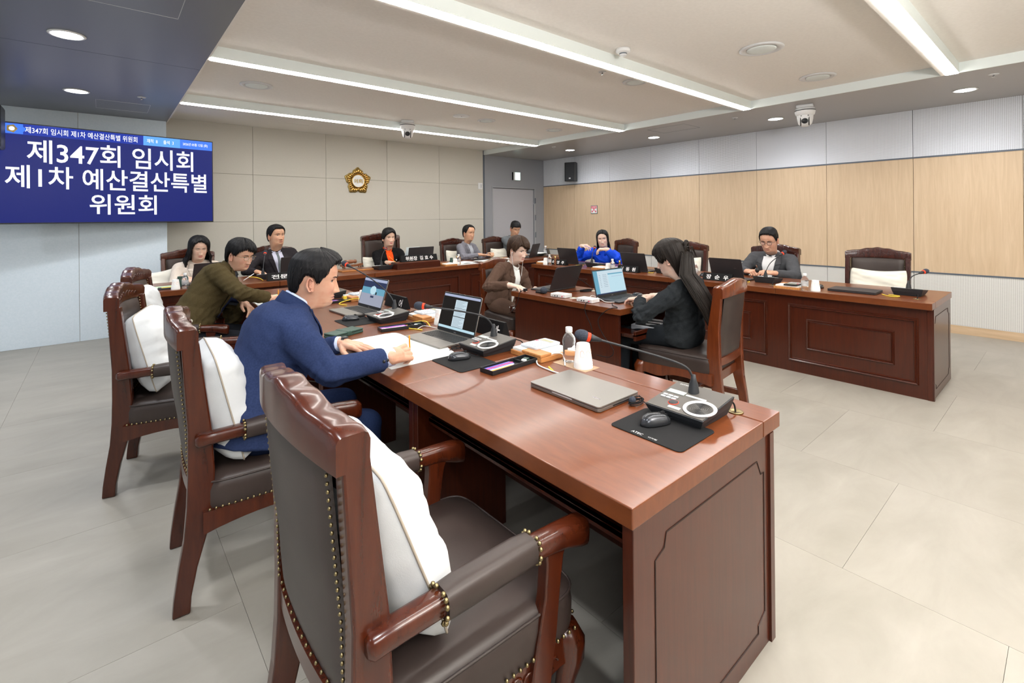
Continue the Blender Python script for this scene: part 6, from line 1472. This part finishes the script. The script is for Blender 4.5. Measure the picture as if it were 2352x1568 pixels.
person(dict(label='woman in a cream jacket with wavy shoulder-length black hair', hip=(.86, 6.80), yaw=-88, head=(.866, 6.75, 1.105), hyaw=-84, pitch=14, skin='fair', female=True, eyes='down', lips=(.55, .12, .12), hs=1.08, jaw=.42,
    hair=dict(line=[(-180, -.10), (-84, -.10), (-74, -.05), (-66, .04), (-58, .12), (-42, .168), (-18, .192), (0, .196), (18, .188), (40, .160), (56, .115), (66, .04), (76, -.05), (86, -.10), (180, -.10)], thick=(.024, .028, .026), low=.19, spread=.26, wave=.009, amp=.0025, part=.25, locks=50, rag=.008), jacket=creamj, shirt=floral, trousers=creamj, sw=.182, vw=.050,
    R=dict(w=(.68, 6.42, .80), d=(.4, -.9, -.1), pose='relaxed'), L=dict(w=(.98, 6.40, .80), d=(-.2, -.9, -.1), pose='relaxed')))
charc = cloth('charcoal_suit', (.022, .019, .022), (.032, .028, .032)); greytie = cloth('grey_tie', (.13, .15, .16), (.16, .18, .19))
person(dict(label='man in a dark suit with grey tie and white pocket square', hip=(1.76, 6.82), yaw=-88, head=(1.728, 6.80, 1.222), hyaw=-72, pitch=-4, skin='tan', hs=1.10, fat=1.12, wide=1.06, chinfat=1.0, jaw=.25, seat=.53, sw=.205, hair=short(thick=(.020, .011, .014), amp=.001, locks=30), jacket=charc, shirt=cloth('lilac_shirt', (.50, .50, .62), (.55, .55, .66)), collar=cloth('lilac_collar', (.50, .50, .62), (.55, .55, .66)), tie=greytie, square=True, trousers=charc, vw=.068, vlen=.38,
    R=dict(w=(1.42, 6.42, .80), d=(.3, -.9, -.1), pose='mouse', pole=(-.6, .1, -.4)), L=dict(w=(2.02, 6.45, .80), d=(-.3, -.9, -.1), pose='relaxed')))
blackj = cloth('black_jacket', (.007, .007, .008), (.012, .012, .013)); orange = cloth('orange_knit', (.85, .085, .012), (.9, .11, .02))
person(dict(label='woman in a black jacket and orange top reading sheets at the centre', hip=(3.32, 6.82), yaw=-96, head=(3.289, 6.75, 1.145), hyaw=-94, pitch=2, skin='fair', female=True, lips=(.55, .08, .12), hs=1.07, jaw=.3,
    hair=dict(line=[(-180, .02), (-130, .02), (-112, .07), (-98, .085), (-84, .085), (-74, .095), (-60, .125), (-40, .150), (-15, .172), (8, .186), (22, .182), (40, .160), (60, .125), (78, .095), (100, .09), (115, .06), (135, .02), (180, .02)], thick=(.026, .017, .020), part=.30, amp=.0012, locks=30, rag=.0015), jacket=blackj, shirt=orange, turtle=orange, trousers=blackj, pin='white', vw=.055, vlen=.40, sw=.175,
    R=dict(w=(3.08, 6.34, .81), d=(.45, -.8, .0), pose='pen'), L=dict(w=(3.42, 6.36, .84), d=(-.6, -.6, .15), pose='fist')))
lgrey = cloth('light_grey_jacket', (.17, .17, .20), (.21, .21, .245))
person(dict(label='man in a light grey jacket looking aside, receding hairline', hip=(4.70, 6.76), yaw=-70, head=(4.729, 6.70, 1.178), hyaw=-86, pitch=4, skin='tan', hs=1.08, eyes='down', hair=dict(line=[(-180, .02), (-140, .035), (-116, .075), (-104, .128), (-90, .118), (-80, .110), (-66, .145), (-56, .180), (-44, .205), (-20, .208), (0, .205), (20, .200), (44, .196), (60, .165), (76, .115), (90, .115), (104, .128), (116, .075), (140, .035), (180, .02)], thick=(.013, .014, .014), locks=24), jacket=lgrey, shirt=cloth('check_shirt', (.42, .45, .52), (.52, .55, .60), 90), collar=cloth('check_collar', (.45, .48, .55), (.52, .55, .60), 90), trousers=cloth('grey_trousers', (.08, .08, .1)), wrinkle=1.3,
    R=dict(w=(4.70, 6.36, .825), d=(.8, -.45, -.05), pose='flat', pole=(-.7, -.2, -.4)), L=dict(w=(4.98, 6.46, .82), d=(-.1, -.7, .1), pose='fist')))
person(dict(label='young man in a grey jacket looking down, by the door', hip=(5.87, 6.92), yaw=-95, head=(5.88, 6.83, 1.222), hyaw=-106, pitch=22, skin='tan', hs=1.05, eyes='down', hair=dict(line=[(0, .168), (30, .168), (48, .166), (60, .152), (72, .122), (84, .112), (92, .134), (104, .132), (116, .080), (140, .042), (180, .035)], thick=(.024, .008, .010), amp=.0018, locks=40), jacket=cloth('mid_grey_jacket', (.13, .145, .16), (.16, .18, .195)), shirt=cloth('soft_blue_shirt', (.25, .29, .42)), trousers=cloth('grey_trousers_two', (.07, .07, .08)),
    R=dict(w=(5.66, 6.46, .80), d=(.3, -.9, -.1), pose='type'), L=dict(w=(5.98, 6.46, .80), d=(-.3, -.9, -.1), pose='type')))
brown = cloth('brown_suit', (.085, .050, .036), (.105, .064, .047)); 
def earphones(root, L_):
    HM = L_['HM']; s_ = -1; pts = [HM @ Vector((.006, s_ * .088, -.028)), HM @ Vector((.010, s_ * .090, -.055)), HM @ Vector((.02, s_ * .080, -.11))]; top, f9, d9, l9, pr = L_['top'], L_['f9'], L_['d9'], L_['l9'], L_['proj']
    for sg, P0 in ((-1, pts), (1, [HM @ Vector((.01, .088, -.03)), HM @ Vector((.02, .08, -.11))])):
        Q = P0 + [Vector(pr(sg * .055, .03, .02)), Vector(pr(sg * .045, .14, .02)), Vector(pr(sg * .03, .26, .02)), Vector(pr(sg * .01, .34, .03))]; MB().tube([tuple(p) for p in Q], .0022, 6).build('earphone_wire', 'wire', root, True)
    MB().ell(tuple(pts[0]), (.006, .006, .008), 8, 6).build('earbud', 'white', root, True)
person(dict(label='woman in a brown suit with earphones at the clerk table', hip=(3.12, 3.86), yaw=-84, head=(3.22, 3.70, 1.104), hyaw=-84, pitch=14, skin='pale', female=True, hi=True, hs=1.0, lips=(.55, .18, .16), jaw=.38, seat=.485, extra=earphones,
    hair=dict(line=[(-180, .005), (-125, .01), (-110, .05), (-102, .09), (-92, .125), (-80, .105), (-70, .100), (-60, .128), (-42, .165), (-25, .170), (-10, .150), (10, .140), (30, .138), (48, .125), (62, .105), (84, .075), (104, .05), (125, .01), (180, .005)], thick=(.030, .021, .028), amp=.0022, locks=60, mat=HBR, part=-.45, rag=.004), jacket=brown, shirt=cloth('white_knit', (.76, .76, .74), (.80, .80, .78)), turtle=cloth('white_roll', (.76, .76, .74), (.80, .80, .78)), trousers=brown, vw=.05, vlen=.42, sw=.170, wrinkle=1.3,
    R=dict(w=(2.90, 3.44, .795), d=(.25, -.95, -.10), pose='mouse', pole=(-.8, .3, -.5), cr=.044), L=dict(w=(3.32, 3.52, .70), d=(.1, -.9, -.2), pose='relaxed')))
blue = cloth('bright_blue_windbreaker', (.006, .055, .60), (.010, .075, .70), 12, rough=.55)
person(dict(label='woman in a bright blue jacket with long black hair, hands raised with a pen', hip=(5.98, 4.82), yaw=-168, head=(5.85, 4.744, 1.092), hyaw=-146, pitch=4, tilt=5, skin='pale', female=True, hs=1.06, jaw=.38, lips=(.62, .22, .20), gaze=1.0, seat=.47,
    hair=dict(line=[(-180, -.12), (-82, -.12), (-74, -.06), (-66, .03), (-60, .11), (-44, .165), (-20, .188), (0, .192), (20, .186), (44, .162), (60, .11), (68, .03), (74, -.06), (82, -.14), (180, -.14)], thick=(.017, .015, .018), low=.24, spread=.10, wave=.002, part=.12, amp=.0012, locks=40), jacket=blue, top_name='windbreaker', zipcollar=blue, trousers=cloth('black_trousers_two', (.012, .012, .015)), armr=1.18, wrinkle=2.2, sw=.175,
    R=dict(w=(5.58, 4.92, .985), d=(-.25, -.95, .05), n=(-.5, .1, .85), pose='droop', pole=(-.2, .7, -.9), cr=.046), L=dict(w=(5.62, 4.50, .95), d=(-.5, .85, .0), n=(-.2, 0, 1), pose='droop', pole=(.1, -.8, -.7), cr=.046)))
person(dict(label='man in a dark grey jacket, white shirt and glasses looking down', hip=(5.98, 2.34), yaw=180, head=(5.85, 2.319, 1.147), hyaw=-176, pitch=20, skin='warm', hs=1.10, eyes='down', glasses='black', wire=.0017, fat=1.1, jaw=.26, sw=.195, hair=short(line=[(0, .194), (20, .194), (36, .186), (48, .180), (60, .160), (70, .122), (80, .106), (88, .108), (96, .134), (106, .128), (118, .078), (140, .042), (180, .030)], thick=(.020, .008, .012), sweep=.006), jacket=cloth('dark_grey_jacket', (.060, .062, .068), (.078, .08, .088)), shirt=white, collar=white, trousers=cloth('grey_trousers_three', (.05, .05, .06)), vw=.078, vlen=.46, armr=1.1,
    R=dict(w=(5.53, 2.42, .80), d=(-.55, -.75, .05), n=(-.3, .3, .9), pose='fist', pole=(.2, .9, -.6)), L=dict(w=(5.55, 2.16, .80), d=(-.50, .80, .05), n=(-.3, -.3, .9), pose='relaxed', pole=(.2, -.9, -.6))))
blk = cloth('black_suit_wool', (.016, .019, .022), (.024, .028, .032))
def longhair(root, L_):
    HM = L_['HM']; bvh = L_['bvh']; hm = L_['P']['hair']['mat']
    # a fall of hair down the back and a looped half-up knot
    S = HM @ Vector((-.085, 0, .03)); rows = []; inv = L_['inv']
    pth = [(HM @ Vector((-.075, 0, .06)), .055), (HM @ Vector((-.118, 0, .0)), .075)] + [(inv @ Vector(p), w_) for p, w_ in (((3.14, 1.795, 1.02), .105), ((3.15, 1.725, .92), .115), ((3.17, 1.660, .80), .112), ((3.20, 1.620, .68), .095), ((3.22, 1.605, .57), .065), ((3.23, 1.60, .50), .025))]
    n = 40; rnd = random.Random(4); ph = [rnd.uniform(0, 6) for _ in range(5)]; RR = []
    for i in range(len(pth) * 5 - 4):
        k, u = divmod(i, 5); u /= 5; a = pth[k]; b = pth[min(k + 1, len(pth) - 1)]; c = a[0].lerp(b[0], u); w_ = a[1] + (b[1] - a[1]) * u
        RR.append([tuple(c + Vector((.030 * math.cos(t) * (w_ / .09) + .0008 * math.sin(t * 31 + i * .35), w_ * math.sin(t) * (1 + .03 * math.sin(i * .5)) + .0008 * math.sin(t * 23 + i * .13 + ph[0]), .004 * math.sin(t * 5)))) for t in [2 * PI * j / n for j in range(n)]])
    MB().loft(RR).build('hair_fall', hm, root, True)
    lk = MB()
    for k in range(90):
        off = rnd.uniform(-1.06, 1.06); pts = []
        for q, (c, w_) in enumerate(pth): pts.append(c + Vector((-.030 * math.sqrt(max(0, 1 - off * off)) * (w_ / .09) - .002, off * w_ * (1 + .09 * math.sin(q * 1.3 + k)), 0)))
        pts[-1] = pts[-1] + Vector((0, rnd.uniform(-.02, .02), -rnd.uniform(0, .05))); lk.tube(pts, [.001, .0022, .0026, .0026, .0024, .002, .0015, .0005], 5, flat=.6)
    stuff(lk.build('hair_strands', hm, root, True))
    kn = HM @ Vector((-.118, .0, .035))
    for rx, sc_, dz in ((.3, 1, 0), (-.5, .8, .02), (1.2, .8, -.02)):
        m = Matrix.Translation(kn + Vector((-.01, 0, dz))) @ Matrix.Rotation(rx, 4, 'X') @ Matrix.Rotation(.5, 4, 'Z')
        MB().tube([(.012 * math.cos(a), .030 * sc_ * math.cos(a), .040 * sc_ * math.sin(a)) for a in [2 * PI * j / 18 for j in range(18)]], .011, 8, closed=True, mtx=m).build('hair_loop', hm, root, True)
    for k in range(9): a = rnd.uniform(-1, 1); MB().tube([kn, kn + Vector((-.03, .03 * a - .03, .01)), kn + Vector((-.045, .06 * a - .05, -.05 - .03 * abs(a)))], [.004, .003, .0006], 5).build('hair_wisp', hm, root, True)
person(dict(label='woman in a black suit with very long dark hair, seen from behind, typing', hip=(3.26, 1.90), yaw=94, head=(3.205, 1.965, 1.122), hyaw=104, pitch=18, skin='pale', female=True, hs=1.06, hi=True, seat=.485, extra=longhair,
    hair=dict(line=[(-180, -.03), (-110, -.02), (-98, .04), (-90, .10), (-78, .105), (-68, .09), (-56, .10), (-40, .150), (0, .172), (40, .150), (56, .10), (68, .085), (78, .10), (90, .10), (98, .04), (110, -.02), (180, -.03)], thick=(.022, .020, .026), amp=.0014, locks=60, mat=HD, rag=.004), jacket=blk, trousers=cloth('black_skirt_trousers', (.013, .016, .020)), sw=.175, fat=1.02, wrinkle=1.4, shirt=None,
    L=dict(w=(3.10, 2.16, .80), d=(.05, .95, -.10), pose='type', pole=(-.9, -.3, -.5), watch=True, cr=.048), R=dict(w=(3.30, 2.17, .80), d=(-.1, .95, -.10), pose='type', pole=(.9, -.3, -.5), cr=.048)))
# things held in hands
def pencil(label, a, b, m='pencil', r=.0038):
    t = thing('pencil', label, 'pencil', a); d = Vector(b) - Vector(a)
    MB().tube([(0, 0, 0), tuple(d * .9), tuple(d)], [r, r, .0006], 7).build('shaft', m, t, True); MB().tube([tuple(d * .9), tuple(d)], [r * .9, .0006], 7).build('tip', 'kraft', t, True)
pencil('orange pencil in the hand of the man in navy', (1.12, 2.09, .865), (1.15, 2.14, .765)); pencil('orange pencil in the hand of the man in olive', (1.12, 4.36, .84), (1.13, 4.40, .765))
pencil('orange pencil held by the woman in black and orange', (3.06, 6.28, .90), (3.14, 6.20, .80)); pencil('violet pen held between the hands of the woman in blue', (5.48, 4.79, 1.00), (5.47, 4.62, .955), 'blue')
t = thing('held_sheets', 'white sheets held up by the woman in black and orange', 'papers', (3.38, 6.28, .80), -PI / 2 + .1)
for k in range(3):
    MB().grid([[(.02 * math.sin(u * 2) + .09 * u + .004 * k, v * .10 + .01 * k - .02, u * .22) for v in np.linspace(-1, 1, 6)] for u in np.linspace(0, 1, 8)]).build('sheet', 'paper', t, True)
t = thing('black_pouch', 'small dark object in the hands of the man in grey with glasses', 'gadget', (5.44, 2.28, .81)); MB().ell((0, 0, .02), (.018, .022, .03), 12, 8).build('pouch', 'black', t, True); MB().tube([(0, 0, .045), (.0, .012, .075)], [.006, .004], 8).build('cap', 'gavel', t, True)
